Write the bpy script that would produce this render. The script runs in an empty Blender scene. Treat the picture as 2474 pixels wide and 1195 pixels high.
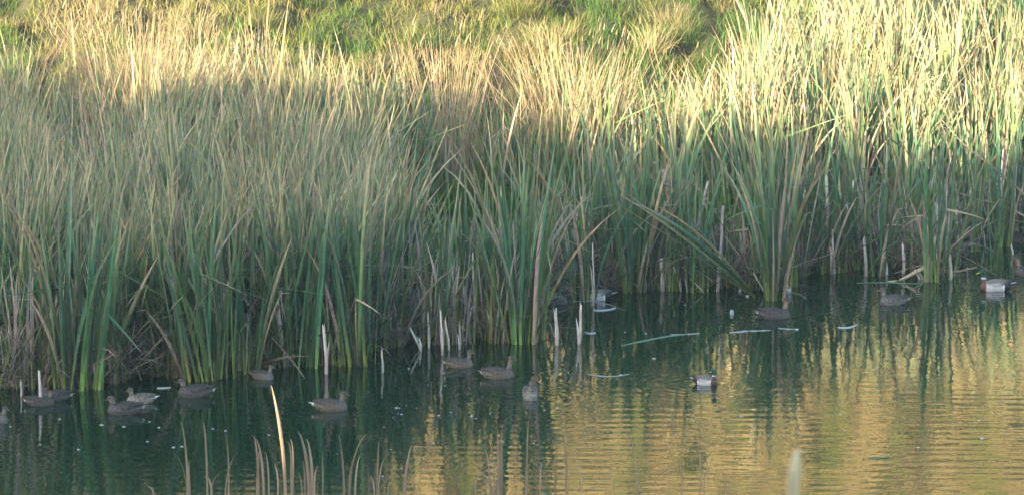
import bpy, math, random
import numpy as np
from mathutils import Vector, Matrix, noise
random.seed(7); RS = np.random.RandomState(11)
S = bpy.context.scene; C = S.collection
# ------------------------------------------------------------------ camera, sky, sun, exposure
H = 12.5; PITCH = 9.0; F = 12000.0; U0, V0 = 1237.0, 597.5
SUN_AZ, SUN_EL = 38.0, 10.5
cd = bpy.data.cameras.new('camera'); cam = bpy.data.objects.new('camera', cd); C.objects.link(cam)
cam.location = (0, 0, H); cam.rotation_euler = (math.radians(90 - PITCH), 0, 0)
cd.lens = 36.0 / 2474 * F; cd.sensor_width = 36; cd.clip_start = .5; cd.clip_end = 1200
cd.dof.use_dof = True; cd.dof.focus_distance = 73; cd.dof.aperture_fstop = 9.0
S.camera = cam
w = bpy.data.worlds.new('World'); S.world = w; w.use_nodes = True
nt = w.node_tree; bg = nt.nodes['Background']
sky = nt.nodes.new('ShaderNodeTexSky'); sky.sky_type = 'NISHITA'; sky.sun_disc = False
sky.sun_elevation = math.radians(SUN_EL); sky.sun_rotation = math.radians(180 + SUN_AZ)
nt.links.new(sky.outputs[0], bg.inputs[0]); bg.inputs[1].default_value = 0.15
sl = bpy.data.lights.new('sun', 'SUN'); so = bpy.data.objects.new('sun', sl); C.objects.link(so)
a, e = math.radians(SUN_AZ), math.radians(SUN_EL)
LD = Vector((math.sin(a) * math.cos(e), math.cos(a) * math.cos(e), -math.sin(e)))
so.rotation_euler = LD.to_track_quat('-Z', 'Y').to_euler(); so.location = (-30, -60, 40)
sl.energy = 5.0; sl.angle = math.radians(.5); sl.color = (1.0, .78, .49)
S.view_settings.view_transform = 'Standard'; S.view_settings.look = 'None'
S.view_settings.exposure = 2.35; S.view_settings.gamma = 1; S.view_settings.use_curve_mapping = False

# ------------------------------------------------------------------ helpers
def ang(v): return math.radians(PITCH) + math.atan((v - V0) / F)
def wat(u, v, z=0.0):                      # where the sight line through a photo pixel meets height z
    y = (H - z) / math.tan(ang(v)); return Vector(((u - U0) / F * (math.hypot(y, H - z)), y, z))
def at(u, v, d):                           # point of that sight line at ground distance d
    z = H - d * math.tan(ang(v)); return Vector(((u - U0) / F * math.hypot(d, H - z), d, z))
def U(x, y, z=0.0): return U0 + x / math.hypot(y, H - z) * F

def mesh_np(name, verts, faces, cols=None, smooth=False):
    """verts (N,3), faces (M,4) or (M,3) ints"""
    me = bpy.data.meshes.new(name)
    verts = np.asarray(verts, np.float32).reshape(-1, 3); faces = np.asarray(faces, np.int32)
    k = faces.shape[1]; M = len(faces)
    me.vertices.add(len(verts)); me.vertices.foreach_set('co', verts.ravel())
    me.loops.add(M * k); me.loops.foreach_set('vertex_index', faces.ravel())
    me.polygons.add(M); me.polygons.foreach_set('loop_start', np.arange(0, M * k, k, dtype=np.int32))
    me.update(calc_edges=True); me.validate()
    if cols is not None:
        at_ = me.color_attributes.new('Col', 'FLOAT_COLOR', 'POINT')
        c = np.ones((len(verts), 4), np.float32); c[:, :3] = np.asarray(cols).reshape(-1, 3)
        at_.data.foreach_set('color', c.ravel())
    me.polygons.foreach_set('use_smooth', np.full(M, smooth))
    return me
def link(name, me, mat=None, parent=None, **kw):
    o = bpy.data.objects.new(name, me); C.objects.link(o)
    if mat is not None and len(me.materials) == 0: me.materials.append(mat)
    if parent: o.parent = parent
    for k, v in kw.items(): o[k] = v
    return o
def tag(o, label, cat, group=None, kind=None):
    o['label'] = label; o['category'] = cat
    if group: o['group'] = group
    if kind: o['kind'] = kind
    return o
def empty(name, loc, label, cat, group=None):
    o = bpy.data.objects.new(name, None); C.objects.link(o); o.location = loc; o.empty_display_size = .1
    return tag(o, label, cat, group)

def ribbons(P0, L, W, phi, th0, bend, psi, twist, K=6, kt=None, ka=None, fold=0.0, taper=.6, wob=None):
    """leaf blades; arrays of length N -> verts (N,K+1,m,3), faces"""
    N = len(L); m = 3 if fold else 2
    pos = P0.copy(); pts = [pos.copy()]; dirs = []
    wob = np.zeros(N) if wob is None else wob
    for k in range(K):
        t = (k + .5) / K
        th = th0 + bend * t ** 1.7
        if kt is not None: th = th + ka * (t > kt)
        ph = phi + wob * t
        d = np.stack([np.sin(th) * np.cos(ph), np.sin(th) * np.sin(ph), np.cos(th)], 1)
        dirs.append(d); pos = pos + d * (L / K)[:, None]; pts.append(pos.copy())
    dirs.append(dirs[-1]); V = np.zeros((N, K + 1, m, 3))
    for k in range(K + 1):
        t = k / K
        ww = W * (.72 + .28 * min(1, t * 4)) * (1 if t < taper else max(0.04, 1 - ((t - taper) / (1 - taper)) ** 1.4))
        ps = psi + twist * t
        s = np.stack([np.cos(ps), np.sin(ps), np.zeros(N)], 1)
        d = dirs[k]; s = s - (s * d).sum(1)[:, None] * d
        s /= np.maximum(np.linalg.norm(s, axis=1), 1e-3)[:, None]
        V[:, k, 0] = pts[k] - s * (ww / 2)[:, None]; V[:, k, -1] = pts[k] + s * (ww / 2)[:, None]
        if m == 3: V[:, k, 1] = pts[k] + np.cross(s, d) * (ww * fold)[:, None]
    base = (np.arange(N) * (K + 1) * m)[:, None, None]
    kk = (np.arange(K) * m)[None, :, None]; jj = np.arange(m - 1)[None, None, :]
    b = base + kk + jj
    Fc = np.stack([b, b + 1, b + 1 + m, b + m], -1).reshape(-1, 4)
    return V, Fc
def grad(stops, K, N, m, jit=.12, start=None):
    """colour along the blade; stops: list of (t, (N,3) or (3,))"""
    out = np.zeros((N, K + 1, m, 3))
    ts = [s[0] for s in stops]; cs = [np.broadcast_to(np.asarray(s[1], float), (N, 3)) for s in stops]
    for k in range(K + 1):
        t = k / K; i = 0
        while i < len(ts) - 2 and t > ts[i + 1]: i += 1
        f = min(1, max(0, (t - ts[i]) / (ts[i + 1] - ts[i])))
        out[:, k] = (cs[i] * (1 - f) + cs[i + 1] * f)[:, None, :]
    out *= RS.uniform(1 - jit * 2, 1 + jit * 2, (N, 1, 1, 1))
    out *= RS.uniform(1 - jit, 1 + jit, (N, 1, 1, 3))
    return np.clip(out, 0.004, .9)

# ------------------------------------------------------------------ materials
def new_mat(name):
    m = bpy.data.materials.new(name); m.use_nodes = True; n = m.node_tree
    return m, n, n.nodes['Principled BSDF']
def N(n, t, **kw):
    x = n.nodes.new(t)
    for k, v in kw.items(): setattr(x, k, v)
    return x
def leaf_mat(name, trans=.25, rough=.55, nscale=9.0, obvar=True):
    m, n, p = new_mat(name)
    at_ = N(n, 'ShaderNodeVertexColor'); at_.layer_name = 'Col'
    tc = N(n, 'ShaderNodeNewGeometry'); mp = N(n, 'ShaderNodeMapping'); mp.inputs['Scale'].default_value = (3, 3, .45)
    nz = N(n, 'ShaderNodeTexNoise'); nz.inputs['Scale'].default_value = nscale; nz.inputs['Detail'].default_value = 3
    n.links.new(tc.outputs['Position'], mp.inputs[0]); n.links.new(mp.outputs[0], nz.inputs['Vector'])
    mr = N(n, 'ShaderNodeMapRange'); mr.inputs[1].default_value = .3; mr.inputs[2].default_value = .7
    mr.inputs[3].default_value = .7; mr.inputs[4].default_value = 1.3
    n.links.new(nz.outputs[0], mr.inputs[0])
    oi = N(n, 'ShaderNodeObjectInfo'); m2 = N(n, 'ShaderNodeMapRange')
    m2.inputs[3].default_value = .75 if obvar else 1; m2.inputs[4].default_value = 1.25 if obvar else 1
    n.links.new(oi.outputs['Random'], m2.inputs[0])
    mu = N(n, 'ShaderNodeMath', operation='MULTIPLY'); n.links.new(mr.outputs[0], mu.inputs[0]); n.links.new(m2.outputs[0], mu.inputs[1])
    vm = N(n, 'ShaderNodeVectorMath', operation='SCALE'); n.links.new(at_.outputs[0], vm.inputs[0]); n.links.new(mu.outputs[0], vm.inputs['Scale'])
    n.links.new(vm.outputs[0], p.inputs['Base Color']); p.inputs['Roughness'].default_value = rough
    p.inputs['Specular IOR Level'].default_value = .35
    tr = N(n, 'ShaderNodeBsdfTranslucent'); mx = N(n, 'ShaderNodeMixShader'); mx.inputs[0].default_value = trans
    n.links.new(vm.outputs[0], tr.inputs[0]); n.links.new(p.outputs[0], mx.inputs[1]); n.links.new(tr.outputs[0], mx.inputs[2])
    n.links.new(mx.outputs[0], n.nodes['Material Output'].inputs[0])
    return m
M_REED = leaf_mat('reed_leaf', .22, .5)
M_GRASS = leaf_mat('grass_blade', .3, .6, 6.0)
M_DEAD = leaf_mat('dead_stalk', .08, .75, 14.0)

def water_mat():
    m, n, p = new_mat('pond_water')
    p.inputs['Base Color'].default_value = (.004, .023, .0095, 1)
    p.inputs['Roughness'].default_value = .035; p.inputs['IOR'].default_value = 1.56
    g = N(n, 'ShaderNodeNewGeometry')
    def nz(scale, sc, det=2):
        mp = N(n, 'ShaderNodeMapping'); mp.inputs['Scale'].default_value = sc
        n.links.new(g.outputs['Position'], mp.inputs[0])
        t = N(n, 'ShaderNodeTexNoise'); t.inputs['Scale'].default_value = scale; t.inputs['Detail'].default_value = det
        n.links.new(mp.outputs[0], t.inputs['Vector']); return t.outputs[0]
    def mul(a_, b_, op='MULTIPLY'):
        q = N(n, 'ShaderNodeMath', operation=op)
        for i, v in enumerate((a_, b_)):
            if isinstance(v, (int, float)): q.inputs[i].default_value = v
            else: n.links.new(v, q.inputs[i])
        return q.outputs[0]
    # long crested ripples, in patches
    mp = N(n, 'ShaderNodeMapping'); mp.inputs['Scale'].default_value = (.10, 1, 1); mp.inputs['Rotation'].default_value = (0, 0, math.radians(1.5))
    n.links.new(g.outputs['Position'], mp.inputs[0])
    wv = N(n, 'ShaderNodeTexWave', wave_type='BANDS', bands_direction='Y', wave_profile='SIN')
    wv.inputs['Scale'].default_value = .86; wv.inputs['Distortion'].default_value = 3.2
    wv.inputs['Detail'].default_value = 2; wv.inputs['Detail Scale'].default_value = 1.4
    n.links.new(mp.outputs[0], wv.inputs['Vector'])
    sx = N(n, 'ShaderNodeSeparateXYZ'); n.links.new(g.outputs['Position'], sx.inputs[0])
    near = N(n, 'ShaderNodeMapRange'); near.interpolation_type = 'SMOOTHSTEP'
    near.inputs[1].default_value = 69.0; near.inputs[2].default_value = 62.5; near.inputs[3].default_value = .05; near.inputs[4].default_value = 1
    n.links.new(sx.outputs[1], near.inputs[0])
    pat = N(n, 'ShaderNodeMapRange'); pat.inputs[1].default_value = .38; pat.inputs[2].default_value = .62; pat.inputs[3].default_value = .15
    n.links.new(nz(.35, (1, .8, 1), 1), pat.inputs[0])
    rip = mul(mul(mul(wv.outputs[0], near.outputs[0]), pat.outputs[0]), .0022)
    fine = mul(nz(9.0, (1, .45, 1), 2), .0013)
    mid = mul(nz(1.6, (.7, 1.6, 1), 2), .0034)
    hgt = mul(mul(rip, fine, 'ADD'), mid, 'ADD')
    for (du_, dv_) in ((799, 990), (1704, 928), (1870, 768), (1203, 912), (2404, 700), (2159, 734), (1280, 961)):
        c_ = wat(du_, dv_); sb = N(n, 'ShaderNodeVectorMath', operation='DISTANCE'); n.links.new(g.outputs['Position'], sb.inputs[0]); sb.inputs[1].default_value = c_
        sn = N(n, 'ShaderNodeMath', operation='SINE'); n.links.new(mul(sb.outputs['Value'], 34.0), sn.inputs[0])
        fo = N(n, 'ShaderNodeMapRange'); fo.interpolation_type = 'SMOOTHSTEP'; fo.inputs[1].default_value = 1.6; fo.inputs[2].default_value = .2; fo.inputs[3].default_value = 0; fo.inputs[4].default_value = 1
        n.links.new(sb.outputs['Value'], fo.inputs[0]); hgt = mul(hgt, mul(mul(sn.outputs[0], fo.outputs[0]), .0009), 'ADD')
    b = N(n, 'ShaderNodeBump'); b.inputs['Strength'].default_value = 1; b.inputs['Distance'].default_value = 1
    n.links.new(hgt, b.inputs['Height']); n.links.new(b.outputs[0], p.inputs['Normal'])
    return m
def soil_mat(name, cols, scale=.8):
    m, n, p = new_mat(name)
    g = N(n, 'ShaderNodeNewGeometry')
    t = N(n, 'ShaderNodeTexNoise'); t.inputs['Scale'].default_value = scale; t.inputs['Detail'].default_value = 8; t.inputs['Roughness'].default_value = .65
    n.links.new(g.outputs['Position'], t.inputs['Vector'])
    r = N(n, 'ShaderNodeValToRGB'); r.color_ramp.elements[0].position = .33; r.color_ramp.elements[1].position = .68
    r.color_ramp.elements[0].color = (*cols[0], 1); r.color_ramp.elements[1].color = (*cols[-1], 1)
    for i, c in enumerate(cols[1:-1]):
        q = r.color_ramp.elements.new(.33 + .35 * (i + 1) / (len(cols) - 1)); q.color = (*c, 1)
    n.links.new(t.outputs[0], r.inputs[0]); n.links.new(r.outputs[0], p.inputs['Base Color']); p.inputs['Roughness'].default_value = .9
    t2 = N(n, 'ShaderNodeTexNoise'); t2.inputs['Scale'].default_value = 14; t2.inputs['Detail'].default_value = 6
    n.links.new(g.outputs['Position'], t2.inputs['Vector'])
    b = N(n, 'ShaderNodeBump'); b.inputs['Distance'].default_value = .08; n.links.new(t2.outputs[0], b.inputs['Height']); n.links.new(b.outputs[0], p.inputs['Normal'])
    return m
M_WATER = water_mat()
M_HILL = soil_mat('hill_turf', [(.022, .018, .010), (.035, .045, .015), (.08, .075, .03)])  # dark soil tone stands in for shadow patches between the tussocks
M_MUD = soil_mat('bank_mud', [(.02, .016, .012), (.05, .04, .025), (.03, .045, .014)], 1.5)

# ------------------------------------------------------------------ ground shape
XU = lambda pts: ([ (p[0] - U0) / F * 78 for p in pts ], [p[1] for p in pts])
def tab(pts):
    xs, ys = XU(pts); return lambda x: np.interp(x, xs, ys)
def vy(v): return H / math.tan(ang(v))
front = tab([(-900, vy(930)), (0, vy(925)), (190, vy(942)), (480, vy(918)), (640, vy(888)), (860, vy(880)), (940, vy(842)), (1060, vy(832)), (1270, vy(826)), (1310, vy(720)), (1550, vy(704)), (1700, vy(708)), (1880, vy(704)), (1960, vy(664)), (2100, vy(652)), (2270, vy(676)), (2330, vy(590)), (2474, vy(575)), (3200, vy(570))])
back = tab([(-900, 80.6), (150, 80.4), (500, 81.2), (700, 81.2), (900, 80.6), (1100, 81.8), (1400, 82.2), (1700, 82.6), (1810, 83), (1900, 87.5), (3200, 89)])
shore = tab([(-900, 75), (600, 74.5), (950, 76.5), (1200, 78.8), (1700, 78.3), (2000, 80.0), (2474, 80.4), (3300, 80.4)])
def terrain(x, y):
    s = y - float(shore(x))
    if s < 0: z = max(-.8, .22 * s)
    else: z = .06 * min(s, 12) + .02
    q = y - 86.2
    if q > -2: z += .46 * (math.sqrt(q * q + 2.2) + q) / 2 * (1 if q > 0 else 1)
    h = max(0, min(1, (y - 83) / 4))
    z += h * (.30 * noise.noise((x * .55, y * .45, 3.1)) + .42 * noise.noise((x * 1.5, y * 1.1, 8.2)) + .05 * noise.noise((x * 4, y * 3.3, 1.2)))
    if s > 0: z += .05 * noise.noise((x * 1.4, y * 1.2, 5.0)) * (1 - h)
    if y > 140: z -= .46 * (y - 140)
    return z
def grid_mesh(name, xs, ys, fn, mat, **kw):
    vx = np.array([(x, y, fn(x, y)) for y in ys for x in xs]); nx = len(xs)
    i = (np.arange(len(ys) - 1)[:, None] * nx + np.arange(nx - 1)[None, :]).ravel()
    me = mesh_np(name, vx, np.stack([i, i + 1, i + 1 + nx, i + nx], 1), None, True)
    return link(name, me, mat, **kw)
xs = np.concatenate([np.linspace(-120, -14, 20), np.linspace(-13, 13, 175), np.linspace(14, 120, 20)])
ys = np.concatenate([np.arange(70, 84, .35), np.arange(84, 100, .14), np.arange(100, 142, 1.0), np.arange(142, 400, 20)])
hill = grid_mesh('hillside', xs, ys, terrain, M_HILL, kind='structure')
me = mesh_np('pond', [(-150, 40, 0), (150, 40, 0), (150, 96, 0), (-150, 96, 0)], [[0, 1, 2, 3]])
pond = link('pond', me, M_WATER, kind='structure')
# near bank under the viewpoint, rising behind it
def nearbank(x, y):
    z = 10.8 - .235 * y if y > 0 else 10.8 - .10 * y
    z = min(z, 15.5) if y > -60 else 15.5
    return z + .15 * noise.noise((x * .4, y * .4, 2)) - (0 if y < 46 else .4 * (y - 46) * .3)
grid_mesh('near_bank', np.linspace(-150, 150, 61), np.linspace(-160, 54, 74), nearbank, M_HILL, kind='structure')
# pond bed / world floor reaching the horizon
me = mesh_np('valley_floor', [(-1000, -900, -3), (1000, -900, -3), (1000, 1000, -3), (-1000, 1000, -3)], [[0, 1, 2, 3]])
link('valley_floor', me, M_HILL, kind='structure')

# unseen shade caster added behind the viewpoint, its top shaped for the shade edge
ca, sa, te = math.cos(a), math.sin(a), math.tan(e)
S_H = -30.0
TERM = [(-700, 120, 79.3), (0, 128, 79.3), (150, 115, 79.3), (240, 150, 79.3), (300, 245, 78.8), (390, 250, 78.8), (450, 195, 79.3), (600, 190, 79.5), (760, 185, 79.5), (900, 205, 79.5), (1050, 250, 79.6), (1200, 300, 79.6), (1300, 335, 79.6),
        (1400, 325, 79.6), (1500, 265, 79.6), (1650, 275, 79.6), (1800, 300, 79.6), (1950, 375, 79.6), (2100, 370, 79.6), (2250, 335, 79.6), (2400, 350, 79.6), (2474, 370, 79.6), (3100, 360, 79.6)]
CW, CZ = [], []
for (u_, v_, d_) in TERM:                  # edge of the evening shade on the reeds, traced back along the sun's rays
    P_ = at(u_, v_, d_); CW.append(P_.x * ca - P_.y * sa); CZ.append(P_.z + te * (P_.x * sa + P_.y * ca - S_H))
P_ = at(655, 932, 46); NOTCH = P_.x * ca - P_.y * sa; NZ = at(690, 1075, 46).z + te * (P_.x * sa + P_.y * ca - S_H)  # notch cut so the sun reaches one foreground blade
def crest(wc):                              # top height along the hedge
    if abs(wc - NOTCH) < .42: return NZ
    return float(np.interp(wc, CW, CZ)) + .20 * noise.noise((wc * 1.1, 3, 0)) + .14 * noise.noise((wc * 3.1, 1, 0))
M_CASTER = soil_mat('shade_caster_foliage', [(.02, .03, .01), (.04, .06, .02), (.06, .08, .03)], 3)
def shade_caster(w0, w1, label):
    ws = np.concatenate([np.arange(w0, NOTCH - 4, .2), np.arange(NOTCH - 4, NOTCH + 3, .08), np.arange(NOTCH + 3, w1, .5)]); rows = []
    prof = [(-1.5, 0), (-1.6, .35), (-1.35, .7), (-.8, .93), (0, 1), (.8, .93), (1.35, .7), (1.6, .35), (1.5, 0)]
    for i, wc in enumerate(ws):
        top = crest(wc); bot = 10.5
        for (dx, f) in prof:
            s_ = S_H + dx + .25 * noise.noise((wc * 1.3, f * 5, 4)) * (1 if 0 < f < 1 else 0); z = bot + (top - bot) * f
            rows.append((s_ * sa + wc * ca, s_ * ca - wc * sa, z))
    k = len(prof); i = (np.arange(len(ws) - 1)[:, None] * k + np.arange(k - 1)[None]).ravel()
    me = mesh_np('shade_caster', rows, np.stack([i, i + 1, i + 1 + k, i + k], 1), None, True)
    n0 = len(rows)
    return tag(link('shade_caster', me, M_CASTER), label, 'shade_caster')
shade_caster(-110, 60, 'tall unseen shade caster added behind the viewpoint, top and notch shaped for the shade')

# ------------------------------------------------------------------ blades
GREEN_MID = np.array([.068, .150, .080]); GREEN_YEL = np.array([.19, .22, .035]); TAN = np.array([.47, .36, .22]); PALE = np.array([.46, .40, .31])
def reed_params(n, kind, spread=.16, lo=2.2, hi=3.1):
    L = RS.uniform(lo, hi, n); W = RS.uniform(.022, .050, n); phi = RS.uniform(0, 2 * np.pi, n)
    th0 = np.abs(RS.normal(0, spread * .55, n)); bend = np.abs(RS.normal(.0, .28, n)) + .03
    psi = RS.normal(0, .55, n); tw = RS.normal(0, .7, n)
    kt = np.where(RS.rand(n) < .10, RS.uniform(.45, .9, n), 2.0); ka = RS.uniform(.7, 1.9, n)
    return L, W, phi, th0, bend, psi, tw, kt, ka
def reed_cols(n, K, m, mode):
    r = RS.rand(n, 1)
    mid = GREEN_MID * (1 + .5 * (RS.rand(n, 1) - .5)) + r ** 3 * np.array([.05, .04, -.02])
    base = GREEN_YEL * (.6 + .6 * RS.rand(n, 1)) * (RS.rand(n, 1) > .3) + mid * .9 * (1 - (RS.rand(n, 1) > .3) * .7)
    tipt = mid * .45 + TAN * .62
    if mode == 'green': return grad([(0, base), (.22, mid), (.68, mid * 1.1), (1, tipt)], K, n, m)
    if mode == 'tan': 
        t2 = TAN * (.75 + .4 * RS.rand(n, 1)); return grad([(0, base * .8), (.25, mid), (.5, mid * .6 + t2 * .35), (.78, t2), (1, t2 * 1.05)], K, n, m)
    t2 = PALE * (.5 + .5 * RS.rand(n, 1)) * np.array([1, .93, .85]); return grad([(0, t2 * .7), (.5, t2), (1, t2)], K, n, m)

# library of single leaves: shared by all front clumps
LIB = {'green': [], 'tan': [], 'dead': []}
for mode, cnt in (('green', 22), ('tan', 10), ('dead', 8)):
    for i in range(cnt):
        L, W, phi, th0, bend, psi, tw, kt, ka = reed_params(1, mode)
        phi[:] = 0; W = np.clip(W * 1.1, .028, .050); psi = RS.uniform(0, 3.14, 1)
        if mode == 'dead': L = L * RS.uniform(.45, .95); bend += .3; kt[:] = RS.uniform(.3, .9) if i % 2 else 2
        V, Fc = ribbons(np.zeros((1, 3)), L, W, phi, th0 * .4, bend * (.45 if mode == 'green' and i % 4 else 1), psi, tw, 8, kt, ka, fold=.22)
        LIB[mode].append(mesh_np('leaf', V, Fc, reed_cols(1, 8, 3, mode)))
for ms in LIB.values():
    for me in ms: me.materials.append(M_REED)
# multi-leaf foliage meshes for clumps deeper in the bed
def many(n, P0, mode_mix, K=6, spread=.16, lo=2.2, hi=3.1, hscale=None, name='leaves', wmul=1.0, bmul=1.0, phiL=None):
    vs, fs, cs, off = [], [], [], 0
    sel = RS.rand(n); acc = 0
    for mode, fr in mode_mix:
        idx = np.where((sel >= acc) & (sel < acc + fr))[0]; acc += fr
        if len(idx) == 0: continue
        L, W, phi, th0, bend, psi, tw, kt, ka = reed_params(len(idx), mode, spread, lo, hi)
        if mode == 'dead': L *= RS.uniform(.4, .95, len(idx)); bend = bend * 1.6; th0 = th0 * 1.8
        if phiL is not None: phi = phiL[idx] + RS.normal(0, .8, len(idx)); th0 = th0 + .05
        if hscale is not None: L = L * hscale[idx]
        V, Fc = ribbons(P0[idx], L, W * wmul, phi, th0, bend * bmul, psi, tw, K, kt, ka, wob=RS.normal(0, .5, len(idx)))
        vs.append(V.reshape(-1, 3)); fs.append(Fc + off); cs.append(reed_cols(len(idx), K, 2, mode).reshape(-1, 3)); off += V.size // 3
    return mesh_np(name, np.concatenate(vs), np.concatenate(fs), np.concatenate(cs))
FOL = []
for i in range(12):
    n = RS.randint(16, 30); P = RS.normal(0, .07, (n, 3)); P[:, 2] = 0
    me = many(n, P, [[('green', .75), ('tan', .17), ('dead', .08)], [('green', .4), ('tan', .5), ('dead', .1)], [('green', .38), ('tan', .24), ('dead', .38)]][i % 3], K=6, spread=.2); me.materials.append(M_REED); FOL.append(me)

GRP_F = 'cattail clumps along the front of the reed bed'
def clump(u, v, ht, n, label, lean=0.0, mix=(.74, .12, .14), spread=.095, group=GRP_F, loc=None, rad=None):
    """cattail clump standing at the waterline, each leaf its own object"""
    p = loc if loc is not None else wat(u, v, -.02)
    r = empty('cattail_clump', p, label, 'reeds', group)
    r.rotation_euler = (RS.normal(0, .02), lean, 0)
    s = ht / 2.75; rad = rad if rad is not None else .07 + .005 * n
    for i in range(n):
        q = RS.rand(); mode = 'green' if q < mix[0] else ('tan' if q < mix[0] + mix[1] else 'dead')
        me = LIB[mode][RS.randint(len(LIB[mode]))]
        o = bpy.data.objects.new('dead_leaf' if mode == 'dead' else 'leaf', me); C.objects.link(o); o.parent = r
        az = RS.uniform(0, 2 * math.pi); rr = rad * math.sqrt(RS.rand())
        o.location = (rr * math.cos(az) * 1.25, rr * math.sin(az) * .8, 0)
        tilt = abs(RS.normal(0, spread * .62)) + .18 * rr + (.22 if RS.rand() < .08 else 0)
        az2 = az + RS.normal(0, .7)
        o.rotation_euler = (Matrix.Rotation(az2, 3, 'Z') @ Matrix.Rotation(tilt, 3, 'Y') @ Matrix.Rotation(RS.uniform(-.6, .6), 3, 'Z')).to_euler()
        k = s * RS.uniform(.72, 1.08); o.scale = (s * 1.0, s * 1.0, k)
    return r
HAND = [
 (18, 884, 2.7, 14, 0, 'yellow-green cattail clump rising at the left edge of the photo above the leftmost duck'),
 (88, 905, 2.6, 14, .02, 'slim cattail clump behind the two overlapping dark ducks at far left'),
 (190, 943, 3.0, 40, .0, 'big green cattail clump at far left, tight yellow base, standing furthest out in water'),
 (246, 925, 2.6, 14, .06, 'thin green cattail clump just right of the big far-left clump'),
 (300, 905, 2.5, 12, .08, 'sparse cattail clump behind the pale grey-brown duck at left'),
 (352, 860, 2.4, 9, -.1, 'weak cattail clump over the dark gap of tangled dead leaves at left'),
 (412, 885, 2.5, 12, -.12, 'cattail clump behind the head of the dark duck with tan face'),
 (488, 921, 2.9, 34, -.14, 'large dark green cattail clump leaning left above the dark duck with tan face'),
 (545, 916, 2.7, 14, -.03, 'narrow cattail clump right of the large left-leaning clump'),
 (602, 905, 2.6, 14, .06, 'cattail clump behind the small duck half hidden at the waterline'),
 (650, 888, 2.8, 18, .05, 'yellow-green cattail clump just right of the half-hidden small duck'),
 (722, 890, 3.0, 34, .0, 'thick upright cattail clump with yellow stems right of the wide white dead stalk'),
 (768, 882, 2.7, 16, -.06, 'cattail clump with yellow lower leaves between two thick clumps at left centre'),
 (815, 872, 2.7, 16, -.1, 'left-leaning yellow cattail clump behind the tall bright green one'),
 (857, 884, 3.0, 36, -.09, 'tall bright green cattail clump leaning left, right of the swimming duck with white tail'),
 (905, 850, 2.6, 14, -.06, 'brownish cattail clump at the step in the shoreline left of centre'),
 (946, 842, 2.6, 16, -.1, 'left-leaning cattail clump with grey dead stems over the dark bank edge'),
 (1002, 800, 2.6, 18, -.16, 'green cattail clump leaning left behind the crossed white broken stems'),
 (1052, 834, 2.5, 14, .03, 'slim cattail clump left of the tall thin white stalk'),
 (1092, 822, 2.6, 18, .0, 'cattail clump behind the brown duck with raised tail left of centre'),
 (1130, 812, 2.5, 16, .02, 'cattail clump with pale lower stems over the black water hollow'),
 (1186, 800, 2.4, 10, .05, 'thin cattail clump below the duck hiding among the reeds'),
 (1222, 815, 2.6, 14, -.03, 'short cattail clump close left of the isolated central clump'),
 (1266, 832, 3.1, 38, .0, 'isolated tall green cattail clump standing furthest out at the centre'),
 (1306, 822, 2.6, 7, .04, 'thin grey-green cattail clump close right of the isolated central clump'),
 (1368, 704, 2.3, 12, .05, 'pale thin cattail clump over the mottled duck at centre'),
 (1402, 733, 2.6, 18, -.06, 'yellow-based cattail clump hiding the head of the drake with white flank'),
 (1432, 730, 2.2, 7, -.02, 'few single yellow cattail blades in front of the drake with white flank'),
 (1490, 690, 2.5, 16, .03, 'cattail clump just behind the black tail of the drake with white flank'),
 (1532, 709, 2.8, 32, .0, 'thick cattail clump with yellow-green base right of the drake with white flank'),
 (1578, 702, 2.6, 18, .03, 'cattail clump mixed with pale dead stems right of centre'),
 (1624, 706, 2.5, 14, .05, 'narrow green cattail clump left of the long floating leaf'),
 (1678, 710, 2.6, 16, -.02, 'green cattail clump with bright base above the drake with chestnut breast'),
 (1740, 694, 2.4, 12, .04, 'cattail clump behind the three white fluffs on the water'),
 (1822, 704, 2.6, 16, .0, 'cattail clump behind the fan of leaves leaning far left'),
 (1872, 728, 2.9, 30, .01, 'tall isolated cattail clump behind the dark brown duck at right'),
 (1908, 694, 2.6, 12, .02, 'yellow cattail clump beside the duck with rusty head'),
 (1934, 668, 2.6, 20, .0, 'green cattail clump behind the duck with rusty head'),
 (1988, 664, 2.6, 22, .02, 'cattail clump with light green base right of the duck with rusty head'),
 (2032, 660, 2.5, 14, .04, 'greyish cattail clump with dead sheaths at right'),
 (2074, 656, 2.5, 14, -.06, 'left-leaning cattail clump behind the duck facing left at right'),
 (2120, 670, 2.5, 14, .0, 'single bright green cattail clump directly above the duck facing left at right'),
 (2186, 640, 2.5, 14, .05, 'sparse cattail clump behind the pair of pale standing stubs at right'),
 (2258, 682, 2.8, 26, -.04, 'large cattail clump with two long arching leaves at right'),
 (2292, 668, 2.5, 12, .03, 'thin dry cattail clump right of the one with arching leaves'),
 (2352, 610, 2.5, 16, .0, 'cattail clump at far right above the grey-sided drake'),
 (2388, 655, 1.5, 16, -.06, 'short broken cattail clump directly behind the green-headed drake at far right'),
 (2424, 600, 2.7, 18, .0, 'bright green and yellow cattail clump at far right over the mud'),
 (2462, 575, 2.6, 14, .03, 'pale cattail clump at the right edge of the photo'),
]
for (u, v, ht, n, lean, lb) in HAND: clump(u, v, ht, n if u < 1000 or n >= 30 else max(5, int(n * .72)), lb, lean, rad=None if u < 1000 else .05 + .0035 * n)
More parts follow.
